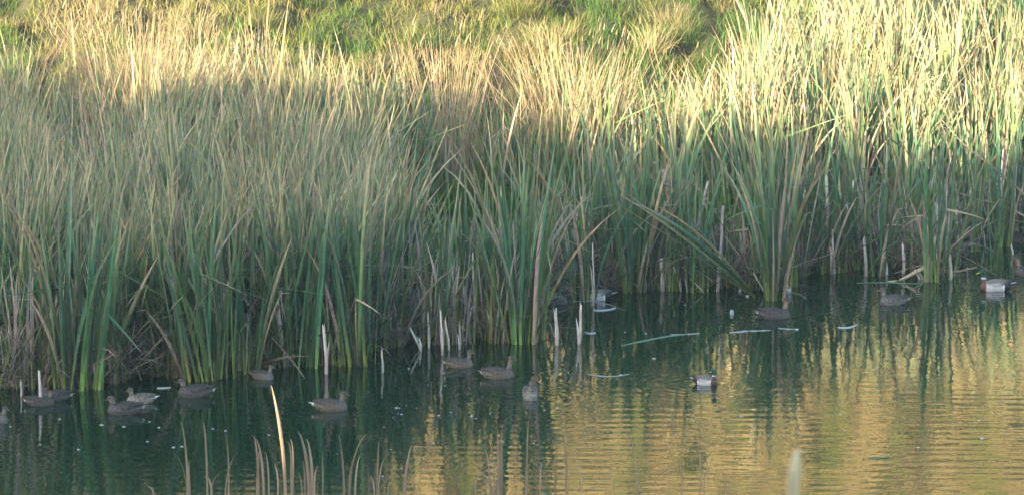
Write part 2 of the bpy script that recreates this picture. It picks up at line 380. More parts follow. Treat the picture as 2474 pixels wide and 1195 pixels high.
# the fan lying over to the left from the waterline
r = empty('cattail_clump', wat(1830, 718, -.02), 'fan of yellow-green leaves leaning far left over the water, behind the dark brown duck', 'reeds', GRP_F)
for i in range(11):
    o = bpy.data.objects.new('leaf', LIB['green' if i % 3 else 'tan'][(i * 3) % 10]); C.objects.link(o); o.parent = r
    o.location = (RS.normal(0, .02), RS.normal(0, .03), 0)
    o.rotation_euler = (Matrix.Rotation(math.pi + RS.normal(0, .08), 3, 'Z') @ Matrix.Rotation(.62 + .035 * i, 3, 'Y')).to_euler(); o.scale = (.9, .9, .86 + .04 * (i % 4))

def side(u): return ('far left' if u < 500 else 'left of centre' if u < 950 else 'centre' if u < 1450 else 'right of centre' if u < 1900 else 'far right')
# second rank: clumps right behind, still leaf by leaf
cnt = 0
while cnt < 70:
    x = RS.uniform(-8.4, 8.6); d = RS.uniform(.25, 3.0); y = float(front(x)) + d
    if y > float(back(x)): continue
    u = U(x, y)
    if u > 980 and RS.rand() < .8: continue
    cnt += 1
    nlv = RS.randint(12, 24)
    clump(0, 0, RS.uniform(2.4, 2.95), nlv, ('slim' if nlv < 16 else 'full' if nlv < 20 else 'dense') + ' cattail clump just behind the waterline ranks, ' + ('leaning left' if x % 1 < .5 else 'leaning right') + ', ' + side(u),
          abs(RS.normal(0, .06)) * (-1 if x % 1 < .5 else 1), group='cattail clumps of the second rank, ' + side(u), loc=Vector((x, y, max(-.05, terrain(x, y) - .02))), spread=.22)
# deeper clumps
cnt = 0
while cnt < 175:
    x = RS.uniform(-9, 9.2); y = RS.uniform(68, 90)
    if y < float(front(x)) + 2.4 or y > float(back(x)): continue
    u = U(x, y)
    if u > 980 and y < 80.7 and RS.rand() < .85: continue
    if 1000 < u < 1430 and RS.rand() < .4: continue
    cnt += 1
    tall = 1.04 if x < -3 else 1.0
    zb = terrain(x, y)
    fi = RS.randint(12); kd = ('green', 'tan-tipped', 'greyish')[fi % 3]
    dp = (y - float(front(x))) / (float(back(x)) - float(front(x))); rowd = 'mid bed' if dp < .55 else 'toward the back of the bed' if dp < .82 else 'at the sunlit back edge'
    sd8 = ('at the left edge', 'behind the big far-left clump', 'above the duck with whitish tail', 'left of the central gap', 'at the central gap', 'right of the central gap', 'above the leaning fan', 'above the arching leaves', 'at the right edge')[int(min(8, max(0, u // 275)))]
    r = empty('cattail_clump', (x, y, max(-.05, zb - .02)), kd + ' cattail clump ' + rowd + ', ' + sd8, 'reeds', kd + ' cattail clumps ' + rowd + ', ' + sd8)
    o = link('leaves', FOL[fi], None, r, kind='stuff'); o.rotation_euler = (0, 0, RS.choice([0, math.pi]) + RS.normal(0, .3)); k = RS.uniform(.8, 1.1) * tall; o.scale = (1, 1, k)

# fill of the bed
pts, hs = [], []
while len(pts) < 15500:
    x = RS.uniform(-10.5, 10.5); y = RS.uniform(67.5, 90)
    f_ = float(front(x)); b_ = float(back(x))
    if y < f_ + .1 or y > b_ + .4 * RS.randn(): continue
    u = U(x, y)
    dens = min(1, .2 + (y - f_) / 3.5) if u < 980 else min(1, .012 + max(0, y - max(f_ + 1.2, 80.5 if u < 1850 else 81.4)) / 1.3)
    cl = noise.noise((x * 1.35, y * 1.0, 0)) * 2.6 + .45
    dens *= max(.05, min(1, cl))
    if 960 < u < 1450: dens *= .75
    if RS.rand() > dens: continue
    pts.append((x, y, max(-.05, terrain(x, y) - .02)))
    hs.append((.86 + .30 * noise.noise((x * .8, y * .5, 9))) * (1.07 if x < -3.5 else 1.0 if x < -2 else .84 if x < 3.2 else .96))
P = np.array(pts); hs = np.array(hs)
back_frac = 0
phl = np.array([noise.noise((p[0] * .6, p[1] * .5, 4)) * 6 for p in pts])
me = many(len(P), P, [('green', .60), ('tan', .28), ('dead', .12)], K=6, spread=.19, lo=1.9, hi=3.15, hscale=hs, name='reed_bed', wmul=.95, bmul=1.2, phiL=phl)
tag(link('reed_bed', me, M_REED), 'dense mass of green and tan cattail leaves filling the bed behind the front clumps', 'reeds', kind='stuff')

# tangled litter of fallen leaves at the foot of the bed
n = 7000; P = []
while len(P) < n:
    x = RS.uniform(-10, 10); f_ = float(front(x)); y = f_ + abs(RS.normal(0, 2.2)) - .15
    if y > float(back(x)) + 2: continue
    if U(x, y) > 1000 and RS.rand() < .62: continue
    P.append((x, y, max(0, terrain(x, y)) + RS.uniform(-.02, .25)))
P = np.array(P)
V, Fc = ribbons(P, RS.uniform(.4, 1.5, n), RS.uniform(.010, .026, n), RS.choice([0, math.pi], n) + RS.normal(0, .8, n), RS.uniform(.2, 1.35, n), RS.uniform(0, 1.3, n), RS.uniform(0, 3.1, n), RS.normal(0, .5, n), 5)
base = np.where(RS.rand(n, 1) < .82, np.array([[.33, .27, .21]]), np.array([[.09, .14, .06]])) * RS.uniform(.4, 1.3, (n, 1))
me = mesh_np('dead_reed_litter', V, Fc, grad([(0, base * .6), (1, base)], 5, n, 2))
tag(link('dead_reed_litter', me, M_DEAD), 'tangle of brown fallen reed leaves at the foot of the cattails', 'dead reeds', kind='stuff')

# upright broken stubble and young leaves between the front clumps
n = 3600; P = []
while len(P) < n:
    x = RS.uniform(-9.5, 9.5); f_ = float(front(x)) + (.5 if x > 1 else 0); y = f_ + RS.rand() ** 1.3 * 1.9 - .08
    if noise.noise((x * 1.7, y * 1.5, 6)) < -.12 + .2 * (RS.rand() - .5): continue
    if U(x, y) > 1300 and RS.rand() < .55: continue
    P.append((x, y, max(-.02, terrain(x, y) - .02)))
P = np.array(P); q = RS.rand(n, 1)
V, Fc = ribbons(P, RS.uniform(.25, 1.0, n) * np.where(RS.rand(n) < .5, 1, 1.9), RS.uniform(.014, .034, n), RS.uniform(0, 6.28, n), np.abs(RS.normal(0, .13, n)), RS.uniform(0, .3, n), RS.normal(0, .6, n), RS.normal(0, .5, n), 4, taper=.75)
c0 = np.where(q < .45, np.array([[.22, .22, .05]]), np.array([[.26, .21, .16]])); c1 = np.where(q < .45, np.array([[.09, .17, .07]]), np.array([[.56, .50, .42]])) * RS.uniform(.6, 1.2, (n, 1))
tag(link('reed_stubble', mesh_np('reed_stubble', V, Fc, grad([(0, c0), (1, c1)], 4, n, 2)), M_REED), 'short straw and yellow-green stubble standing between the front cattail clumps', 'dead reeds', kind='stuff')

# lush grass behind the cattails on the low bank
def grass(name, n, region, lenf, colf, mat, label, K=3, wid=(.008, .018), spread=.3):
    P, Ls, Cc = [], [], []
    while len(P) < n:
        q = region()
        if q is None: continue
        x, y = q; P.append((x, y, terrain(x, y) - .02)); Ls.append(lenf(x, y)); Cc.append(colf(x, y))
    P = np.array(P); L = np.array(Ls); Cc = np.array(Cc)
    V, Fc = ribbons(P, L, RS.uniform(*wid, n), RS.uniform(0, 6.28, n), np.abs(RS.normal(0, spread, n)), RS.uniform(.1, 1.1, n), RS.normal(0, .8, n), RS.normal(0, .4, n), K, taper=.35)
    me = mesh_np(name, V, Fc, grad([(0, Cc * .75), (1, Cc * 1.15)], K, n, 2, .1))
    return tag(link(name, me, mat), label, 'grass', kind='stuff')
def reg_low():
    x = RS.uniform(-10, 10); y = RS.uniform(76, 86.5)
    return (x, y) if y > float(shore(x)) + .1 else None
grass('bank_grass', 22000, reg_low, lambda x, y: RS.uniform(.3, .85) * (.5 if y < 80 else 1),
      lambda x, y: (.075, .20, .022) if noise.noise((x * .8, y * .8, 1)) > -.25 else (.20, .17, .07), M_GRASS, 'lush bright green grass on the low bank behind the cattails', 4, (.012, .026), .22)
def hillcol(x, y):
    g = noise.noise((x * .45 + 3, y * .55, 2)) + .45 * noise.noise((x * 1.7, y * 1.6, 7)) + .05
    r = RS.rand() * .5 - .25
    if 1.2 < x < 4.2: g += .35
    if g + r > .16: return (.072, .165, .03)
    if g + r > -.24: return (.19, .22, .05)
    return (.34, .29, .15)
def reg_hill():
    x = RS.uniform(-9.8, 9.8); y = 84.5 + 10.5 * RS.rand() ** 1.1
    d = noise.noise((x * 2.1, y * 1.7, 5)) + .5 * noise.noise((x * 5, y * 4, 1))
    return (x, y) if d > -.08 + RS.rand() * .3 - .2 else None
grass('hillside_grass', 85000, reg_hill, lambda x, y: RS.uniform(.10, .34) * (1 + .6 * max(0, noise.noise((x * 1.3, y * 1.3, 3)))), hillcol, M_GRASS, 'uneven green and straw coloured grass on the sunlit hillside', 3, (.007, .016), .5)
def reg_up():
    x = RS.uniform(-22, 22); y = RS.uniform(95, 118); return (x, y) if noise.noise((x * .9, y * .8, 5)) > -.2 else None
grass('upper_hillside_grass', 42000, reg_up, lambda x, y: RS.uniform(.3, .7), lambda x, y: (.56, .44, .21) if noise.noise((x * 1.3, y * .15, 2)) + .3 * (RS.rand() - .5) > -.12 else ((.26, .30, .08) if noise.noise((x * 1.1, y * .2, 7)) > -.1 else (.2, .15, .08)), M_GRASS, 'grass higher up the hillside, above the top of the photo', 3, (.015, .04), .5)

# ------------------------------------------------------------------ tufts on the hill: things
def tuft_mesh(n, rad, L0, L1, col, col2, spread, bend, W=(.005, .011), K=4, droop=0):
    P = RS.normal(0, rad, (n, 3)); P[:, 2] = 0
    phi = np.arctan2(P[:, 1], P[:, 0]) + RS.normal(0, .5, n)
    V, Fc = ribbons(P, RS.uniform(L0, L1, n), RS.uniform(*W, n), phi, np.abs(RS.normal(0, spread, n)), RS.uniform(bend * .3, bend, n) + droop, RS.normal(0, .9, n), RS.normal(0, .4, n), K, taper=.4)
    c1 = np.asarray(col) * RS.uniform(.7, 1.3, (n, 1)); c2 = np.asarray(col2) * RS.uniform(.8, 1.2, (n, 1))
    me = mesh_np('tuft', V, Fc, grad([(0, c1), (1, c2)], K, n, 2, .08)); me.materials.append(M_GRASS); return me
TUF = {'straw coloured': [tuft_mesh(230, .13, .25, .6, (.22, .20, .10), (.38, .34, .18), .45, 1.3) for _ in range(4)],
       'dull green': [tuft_mesh(230, .15, .2, .45, (.07, .09, .025), (.22, .24, .07), .5, 1.2) for _ in range(4)],
       'bright green': [tuft_mesh(230, .16, .15, .4, (.04, .09, .02), (.10, .20, .04), .5, 1.0) for _ in range(3)]}
kinds = list(TUF)
for i in range(120):
    x = RS.uniform(-8.6, 8.4 if i % 4 == 0 else 4.8); y = RS.uniform(86.3, 93.0); kd = kinds[RS.choice(3, p=[.36, .40, .24])]
    u = U(x, y, terrain(x, y)); row = 'low on the hillside' if y < 89.5 else 'high on the hillside'
    o = link('grass_tussock', TUF[kd][RS.randint(len(TUF[kd]))]); o.location = (x, y, terrain(x, y) - .02)
    o.rotation_euler = (0, 0, RS.uniform(0, 6.28)); k = RS.uniform(.7, 1.35); o.scale = (k, k, k * RS.uniform(.8, 1.15))
    tag(o, kd + ' grass tussock ' + row + ', ' + side(u), 'grass', kd + ' tussocks ' + row + ', ' + side(u))
# tall feathery dry grasses
def feather(u, vtop, d, ht, rad, n, col, col2, label, droop=0, spread=.16, lean=0):
    p = at(u, vtop, d); z = terrain(p.x, d)
    h = p.z - z if ht is None else ht
    r = empty('dry_grass_clump', (p.x, d, z - .03), label, 'grass', 'tall dry grass clumps behind the cattails')
    r.rotation_euler = (0, lean, 0)
    me = tuft_mesh(n, rad, h * .72, h * 1.08, col, col2, spread, .55, (.008, .016), 6, droop); me.name = 'stems'
    link('stems', me, None, r, kind='stuff')
    # seed plumes
    m = n // 5; P = RS.normal(0, rad * 1.4, (m, 3)); P[:, 2] = h * RS.uniform(.75, 1.0, m); P[:, :2] *= 1 + .9 * spread * h
    V, Fc = ribbons(P, RS.uniform(.12, .30, m), RS.uniform(.007, .015, m), RS.normal(0, .8, m), RS.uniform(0, .5, m), RS.uniform(0, .6, m), RS.normal(0, .6, m), RS.normal(0, .5, m), 4, taper=.2)
    me = mesh_np('plumes', V, Fc, grad([(0, np.array(col2)), (1, np.array(col2) * 1.1)], 4, m, 2, .1)); link('plumes', me, M_GRASS, r, kind='stuff')
STR = (.30, .24, .13); ST2 = (.50, .38, .24); RED = (.46, .34, .23)
feather(345, -15, 79.9, None, .27, 420, STR, ST2, 'feathery pale dry grass clump leaning left at upper left', 0, .13, -.12)
feather(420, 30, 79.9, None, .25, 300, STR, ST2, 'feathery dry grass clump right of the left-leaning pale one at upper left')
feather(490, 90, 83.0, None, .25, 200, STR, ST2, 'pale dry grass clump between the feathery one and the tall orange blades')
feather(610, 40, 83.2, None, .14, 90, STR, ST2, 'narrow tall clump of cream dry blades reaching the top at upper left', 0, .1)
feather(1078, 40, 81.6, None, .2, 150, STR, RED, 'reddish feathery grass clump left of the top centre', 0, .12)
feather(1330, 60, 82.0, None, .26, 120, STR, ST2, 'broad cream feathery grass clump just right of the top centre', 0, .18)
feather(1420, 35, 82.3, None, .3, 200, STR, ST2, 'largest pale feathery grass clump with thin white stalks, right of top centre', 0, .2)
feather(1190, 190, 82.5, None, .2, 130, STR, ST2, 'low arching straw grass clump between the reddish and the cream feathery clumps', .5, .3)
feather(1650, 200, 83.5, None, .22, 150, STR, ST2, 'low straw grass clump behind the reed tips right of centre', .3, .3)
feather(1760, 110, 84.0, None, .2, 120, STR, ST2, 'straw grass clump at the left side of the tall sunlit reeds', .2, .2)
for (u, vt, d, n, lb) in [(20, 60, 79.6, 4, 'few orange leaf tips lit at the upper left corner'), (100, 95, 79.7, 4, 'few orange leaf tips right of the upper left corner'), (205, 40, 79.8, 4, 'tallest orange leaf tips at far upper left'), (300, 60, 79.8, 5, 'orange leaf tips left of the feathery clump'),
        (520, 110, 80.2, 7, 'sunlit cream leaf tips right of the feathery clump'), (615, -5, 80.4, 7, 'tallest sunlit cream leaves reaching the top left of centre'), (640, 60, 80.2, 6, 'sunlit cream leaves beside the tallest ones'), (700, 95, 80.2, 6, 'sunlit leaf tips right of the tallest cream leaves'),
        (780, 80, 80.4, 4, 'lone sunlit leaf tips left of the two bright crossing ones'), (870, 55, 80.4, 4, 'two bright crossing leaf tips left of the reddish grass'), (905, 70, 80.4, 4, 'forked bright leaf tips left of the reddish grass')]:
    p = at(u, vt, d); zb = terrain(p.x, d) - .02
    clump(0, 0, (p.z - zb) * 1.02, n, 'cattail clump with ' + lb, RS.normal(0, .03), mix=(.1, .9, 0), spread=.07, group='tall sunlit cattails at the back of the left bed', loc=Vector((p.x, d, zb)))
# leafy weeds catching the light in the gap
def weed(u, v, d, ht, label):
    p = at(u, v, d); z = terrain(p.x, d)
    r = empty('leafy_weed', (p.x, d, z), label, 'plant', 'leafy weeds in the gap behind the cattails')
    n = 14; th = np.abs(RS.normal(0, .25, n)); ph = RS.uniform(0, 6.28, n); L = RS.uniform(.6, 1, n) * ht
    V, Fc = ribbons(np.zeros((n, 3)), L, np.full(n, .010), ph, th, np.full(n, .2), RS.normal(0, .5, n), np.zeros(n), 4)
    link('stems', mesh_np('stems', V, Fc, grad([(0, (.12, .1, .05)), (1, (.14, .16, .05))], 4, n, 2)), M_GRASS, r)
    m = 260; pick = RS.randint(0, n, m); t = RS.uniform(.3, 1.0, m); kx = np.clip((t * 4).astype(int), 0, 3)
    base = (V[pick, kx, 0] * (1 - (t * 4 - kx))[:, None] + V[pick, np.minimum(kx + 1, 4), 0] * (t * 4 - kx)[:, None])
    V2, F2 = ribbons(base, RS.uniform(.05, .11, m), RS.uniform(.018, .035, m), RS.uniform(0, 6.28, m), RS.uniform(.5, 1.5, m), RS.uniform(0, .6, m), RS.uniform(0, 3, m), np.zeros(m), 2, taper=.3)
    link('foliage', mesh_np('foliage', V2, F2, grad([(0, (.14, .21, .035)), (1, (.22, .26, .05))], 2, m, 2)), M_GRASS, r, kind='stuff')
for q in [(1195, 300, 80.8, 1.5, 'yellow-green leafy weed catching sun in the gap left of centre'), (1150, 330, 80.6, 1.1, 'low leafy weed left of the yellow-green one in the gap'),
          (1350, 270, 81.2, 1.7, 'tall leafy weed below the cream feathery grass'), (1385, 300, 81.0, 1.4, 'leafy weed right of the tall one below the feathery grass'),
          (1420, 330, 80.8, 1.2, 'short leafy weed beside the sunlit gap at centre'), (1010, 260, 81.5, 1.3, 'leafy weed behind the cattails below the reddish grass clump')]:
    weed(*q)

# ------------------------------------------------------------------ standing dead stalks, bent stems
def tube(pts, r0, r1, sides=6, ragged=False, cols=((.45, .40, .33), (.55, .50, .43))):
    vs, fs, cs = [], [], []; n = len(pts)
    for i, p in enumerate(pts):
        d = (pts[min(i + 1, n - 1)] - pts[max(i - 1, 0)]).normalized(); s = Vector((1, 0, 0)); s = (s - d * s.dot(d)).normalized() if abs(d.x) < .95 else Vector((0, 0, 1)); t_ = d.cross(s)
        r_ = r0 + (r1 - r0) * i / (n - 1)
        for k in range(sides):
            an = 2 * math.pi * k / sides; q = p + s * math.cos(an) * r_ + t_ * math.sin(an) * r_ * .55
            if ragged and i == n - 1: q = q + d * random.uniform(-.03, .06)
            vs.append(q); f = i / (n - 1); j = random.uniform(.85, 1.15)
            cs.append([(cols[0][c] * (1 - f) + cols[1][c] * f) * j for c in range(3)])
    for i in range(n - 1):
        for k in range(sides): fs.append((i * sides + k, i * sides + (k + 1) % sides, (i + 1) * sides + (k + 1) % sides, (i + 1) * sides + k))
    return np.array([tuple(v) for v in vs]), np.array(fs), np.array(cs)
def stub(u, v, vtop, wpx, label, du=0, white=.0, name='dead_stalk'):
    p = wat(u, v, -.03); h = (v - vtop) / F * math.hypot(p.y, H); lean = du / F * math.hypot(p.y, H)
    r = empty(name, p, label, 'dead reed', 'pale dead cattail stalks standing at the waterline')
    k = 1 + white
    w_ = wpx / F * math.hypot(p.y, H) / 2
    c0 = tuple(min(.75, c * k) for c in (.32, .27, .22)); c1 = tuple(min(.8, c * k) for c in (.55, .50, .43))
    ns = max(1, int(round(wpx / 7)))
    for i in range(ns):
        off = (i - (ns - 1) / 2) * w_ * 1.5 / ns * 1.3; hh = h * (1 if i == ns // 2 else random.uniform(.55, .98))
        pts = [Vector((off * (1 - .3 * t) + lean * t + .01 * math.sin(5 * t + i), random.uniform(-.01, .01), hh * t)) for t in np.linspace(0, 1, 6)]
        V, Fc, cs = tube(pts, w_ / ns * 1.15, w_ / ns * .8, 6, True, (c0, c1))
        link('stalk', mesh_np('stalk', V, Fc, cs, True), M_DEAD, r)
        if i == 0 and h > .3:     # torn sheath
            V, Fc = ribbons(np.array([[off, -.012, .0]]), np.array([hh * .7]), np.array([w_ * 1.3 / ns + .008]), np.array([random.uniform(0, 6)]), np.array([.03]), np.array([random.uniform(.05, .3)]), np.array([.2]), np.array([.5]), 5)
            link('sheath', mesh_np('sheath', V, Fc, grad([(0, c0), (1, c1)], 5, 1, 2)), M_DEAD, r)
STUBS = [(98, 985, 895, 7, 'pale stub standing in front of the overlapping dark ducks', 0, .3), (50, 962, 920, 5, 'short stub left of the overlapping dark ducks', 3, 0),
 (114, 930, 850, 5, 'thin grey stub behind the overlapping dark ducks', -3, .2), (214, 930, 835, 8, 'grey dead stub right beside the big far-left clump', 0, .1), (252, 900, 738, 10, 'tall wide grey stalk right of the big far-left clump', 0, .2),
 (285, 925, 872, 8, 'short pale stub above the pale grey-brown duck', -2, .3), (270, 912, 830, 5, 'thin dead stalk left of the short pale stub at far left', 0, .1), (233, 945, 880, 5, 'yellowish thin stub in front of the big far-left clump', -3, .1),
 (404, 840, 690, 6, 'thin grey stalk in the dark gap of tangled leaves', -8, .3), (520, 912, 735, 8, 'leaning grey stalk right of the large left-leaning clump', -22, .3), (545, 915, 850, 6, 'short grey stub right of the large left-leaning clump', -5, .2),
 (583, 900, 735, 16, 'bundle of three ragged whitish stalks at left', 0, .3), (611, 890, 760, 7, 'thin stalk right of the ragged whitish bundle', -10, .1), (681, 892, 688, 18, 'widest white dead stalk with split top, left of centre', -5, .45),
 (697, 890, 735, 6, 'thin stalk directly right of the widest white one', -4, .2), (745, 880, 780, 6, 'grey stalk among yellow stems left of centre', 0, .3), (788, 908, 782, 8, 'pale brown stalk standing out in the water above the duck with white tail', -4, .2),
 (832, 865, 825, 6, 'pale stalk falling right toward the dark hollow', -38, .3), (906, 845, 755, 9, 'grey ragged stalk at the step in the shoreline', -3, .2), (924, 905, 845, 5, 'brown stub with a bent foot left of the sunken log', 0, 0), (935, 838, 740, 6, 'dead stalk behind the step in the shoreline', -3, .2),
 (965, 840, 775, 7, 'yellow-brown stalk left of the crossed white stems', 4, 0), (1017, 852, 795, 5, 'white broken stem leaning left of the crossed pair', -22, .5), (1022, 840, 800, 5, 'thinner white stem of the crossed pair', -25, .3),
 (1036, 845, 760, 5, 'thin grey stalk right of the crossed white stems', 0, .2), (1068, 862, 748, 5, 'tall thin white stalk standing alone left of the brown duck', -2, .3), (1085, 850, 770, 5, 'hooked grey stalk right of the tall thin white one', -8, .3), (1110, 848, 780, 4, 'very thin stalk behind the brown duck', 2, .2),
 (1133, 820, 690, 10, 'tall grey pink stalk over the black hollow', -12, .3), (1142, 822, 760, 6, 'short grey stalk right of the tall grey pink one', -10, .2), (1190, 820, 750, 4, 'thin hooked stub below the duck hidden in the reeds', -6, .2), (1222, 820, 780, 4, 'small stub left of the isolated central clump', 0, .2),
 (1236, 828, 620, 10, 'tall brown dead stalk left of the isolated central clump', 0, .1), (1247, 750, 650, 14, 'brown sheath bundle left of the isolated central clump', -3, 0), (1295, 830, 710, 6, 'bent brown stalk right of the isolated central clump', 8, .1),
 (1345, 838, 748, 9, 'bright white broken stub with forked top at centre', -2, .45), (1398, 835, 734, 7, 'bright white leaning stub standing alone in open water', 7, .4), (1368, 700, 650, 6, 'grey stalk above the mottled duck', -6, .2), (1433, 742, 590, 4, 'long yellow stalk in front of the drake with white flank', 0, .2),
 (1600, 706, 625, 10, 'grey stalks beside the thick clump right of the drake', -2, .2), (1612, 700, 620, 7, 'thin grey stalk right of centre', 0, .1), (1558, 706, 660, 6, 'brown stalk at the right side of the thick clump', 2, 0), (1645, 708, 650, 5, 'thin leaning stalk left of the long floating leaf', -14, .2),
 (1703, 712, 675, 4, 'small pale leaning stub near the white fluffs', -30, .4), (1851, 718, 660, 4, 'thin brown stalk crossing left of the tall isolated clump', -28, .2), (1902, 710, 680, 4, 'pale yellow stub in front of the duck with rusty head', 0, .4), (1890, 712, 675, 4, 'orange yellow stub left of the duck with rusty head', 0, .1),
 (2012, 665, 560, 12, 'ragged grey stalk with flared foot at right', -3, .2), (2092, 672, 575, 8, 'dark brown grey stalk at right', -4, .1), (2141, 668, 608, 8, 'shorter of the two pale standing stubs at right', -4, .5), (2182, 664, 590, 7, 'taller of the two pale standing stubs at right', 0, .5),
 (2222, 680, 650, 6, 'short leaning pale stub between the arching leaves and the paired stubs', -10, .3), (2230, 680, 655, 5, 'second short leaning pale stub near the arching leaves', -8, .3), (2296, 680, 620, 8, 'ragged stub bundle right of the clump with arching leaves', 0, .1), (2378, 600, 548, 6, 'pale stub over the green-headed drake', -5, .3),
 (2000, 600, 430, 8, 'tall pale dead stalk rising from the dark bank at right', -3, .5), (2110, 560, 430, 6, 'pale stalk leaning on the dark bank at right', -30, .4), (2066, 590, 490, 8, 'leaning white stalk on the dark bank at right', -22, .5), (2450, 565, 520, 14, 'grey broken sheaths at the right edge on the mud', 0, .2),
 (1060, 640, 535, 5, 'pale dead stalk rising mid bed left of centre', 2, .2), (2446, 620, 590, 5, 'thin pale stub at the right edge near the last duck', -2, .4)]
for q in STUBS: stub(*q)
cnt = 0
while cnt < 46:
    x = RS.uniform(-8.3, 8.4); y = float(front(x)) + abs(RS.normal(0, 1.0)) + .1; z = max(-.03, terrain(x, y)); u = U(x, y, z)
    cnt += 1; v = V0 + F * math.tan(math.atan((H - z) / y) - math.radians(PITCH)); hpx = RS.uniform(50, 230); wd = RS.uniform(4, 9)
    r = stub(u, v, v - hpx, wd, ('tall' if hpx > 150 else 'short') + (' thick' if wd > 6.5 else ' thin') + ' dead stalk among the front cattails, ' + side(u), RS.normal(0, 18), RS.uniform(0, .6))
def bent(pl, d, wpx, label, col=(.40, .33, .24), name='bent_reed'):
    ps = [at(u, v, d + (dd if len(q) > 2 else 0)) for q in pl for (u, v, dd) in [(q[0], q[1], q[2] if len(q) > 2 else 0)]]
    fine = []
    for i in range(len(ps) - 1):
        p0 = ps[max(i - 1, 0)]; p1, p2 = ps[i], ps[i + 1]; p3 = ps[min(i + 2, len(ps) - 1)]
        for t in np.linspace(0, 1, 5)[:-1]:
            fine.append(.5 * ((2 * p1) + (p2 - p0) * t + (2 * p0 - 5 * p1 + 4 * p2 - p3) * t * t + (3 * p1 - p0 - 3 * p2 + p3) * t ** 3))
    fine.append(ps[-1]); o0 = ps[-1].copy()
    fine = [p - o0 for p in fine]; r_ = wpx / F * d / 2
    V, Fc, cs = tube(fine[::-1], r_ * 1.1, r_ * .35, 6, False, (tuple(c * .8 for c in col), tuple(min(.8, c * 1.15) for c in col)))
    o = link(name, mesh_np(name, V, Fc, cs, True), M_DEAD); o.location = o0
    return tag(o, label, 'bent reed', 'bent and fallen reed stems')
GRN = (.10, .19, .09)
bent([(1655, 520), (1650, 440), (1672, 440), (1720, 500), (1790, 610), (1822, 690)], 76.0, 5, 'dry stem arching over right of centre and reaching down to the water')
bent([(2060, 610), (2120, 575), (2190, 560), (2250, 585), (2285, 640)], 76.4, 5, 'upper of the two green leaves arching over the water at right', GRN, 'arching_reed')
bent([(2095, 665), (2130, 610), (2180, 580), (2235, 595), (2270, 660)], 75.8, 5, 'lower of the two green leaves arching over the water at right', GRN, 'arching_reed')
bent([(2275, 290), (2330, 350), (2400, 405), (2480, 475)], 79.5, 6, 'long pale stem slanting down to the right edge')
bent([(2310, 465), (2380, 485), (2430, 500), (2490, 530)], 79.0, 5, 'shorter pale stem slanting under the long one at the right edge')
bent([(2160, 660), (2230, 640), (2300, 655), (2335, 650), (2360, 645)], 75.9, 4, 'thin pale stem lying over the water left of the green-headed drake')
bent([(2145, 680), (2175, 676), (2215, 655), (2250, 640)], 75.6, 12, 'thick grey fallen stem lying at the waterline under the arching leaves')
bent([(0, 808), (70, 850), (120, 885), (150, 905)], 69.0, 5, 'brown stem slanting down across the far-left clumps')
bent([(40, 745), (90, 760), (130, 790), (165, 850)], 68.0, 6, 'green leaf bent down across the base of the far-left clumps', GRN, 'arching_reed')
bent([(300, 600), (330, 598), (370, 640), (400, 720)], 68.5, 6, 'green leaf arching left above the dark gap of tangled leaves', GRN, 'arching_reed')
bent([(420, 600), (465, 600), (510, 640), (535, 700)], 68.6, 6, 'green leaf arching left over the large left-leaning clump', GRN, 'arching_reed')
bent([(322, 790), (360, 850), (408, 898)], 68.4, 4, 'pale crossing stem in the dark gap at left')
bent([(320, 792), (300, 840), (280, 870)], 68.4, 4, 'short brown crossing stem in the dark gap at left')
bent([(300, 832), (350, 842), (410, 855)], 69.2, 5, 'grey stem lying level in the dark gap at left')
bent([(440, 700), (430, 800), (420, 860)], 68.0, 4, 'brown upright stem at the right of the dark gap')
bent([(575, 800), (540, 850), (520, 890)], 68.0, 5, 'tan stem leaning left onto the waterline at left')
bent([(590, 770), (610, 830), (625, 885)], 68.2, 4, 'tan stem leaning right behind the ragged whitish bundle')
bent([(960, 735), (1010, 755), (1060, 780)], 72.0, 5, 'brown leaf lying level left of centre')
bent([(1255, 600), (1300, 640), (1365, 672), (1395, 690)], 75.5, 5, 'grey stem slanting right above the mottled duck at centre')
bent([(1245, 640), (1210, 690), (1180, 735)], 72.8, 6, 'brown stem slanting down left over the duck hidden in the reeds')
bent([(1304, 715), (1320, 760), (1345, 830)], 70.7, 5, 'pale brown leaning stem ending at the bright white forked stub')
bent([(1180, 742), (1200, 758), (1218, 780), (1222, 830)], 71.0, 4, 'white arching stem below the duck hidden in the reeds', (.5, .47, .42))
bent([(1085, 360), (1130, 430), (1180, 520), (1225, 600), (1240, 650)], 74.0, 4, 'long thin pale stem slanting right through the centre of the bed')
bent([(1340, 712), (1355, 703), (1372, 698)], 74.6, 8, 'pale grey broken leaf lying over the mottled duck', (.5, .47, .45))
bent([(1570, 505), (1640, 560), (1720, 620)], 75.7, 5, 'tan leaf slanting over the top of the leaning fan')
bent([(1440, 665), (1470, 690), (1490, 720)], 75.2, 4, 'thin brown stem leaning over the tail of the drake with white flank')
bent([(800, 730), (775, 780), (795, 850)], 69.5, 4, 'dark yellow bent stem left of the tall bright green clump')
bent([(980, 850), (1000, 838), (1025, 840), (1050, 850)], 70.0, 7, 'muddy curved root rising from the water left of centre', (.2, .15, .1))
bent([(1040, 820), (1080, 822), (1125, 818), (1140, 822)], 70.6, 14, 'dark sunken log at the waterline left of centre', (.05, .04, .03), 'sunken_log')
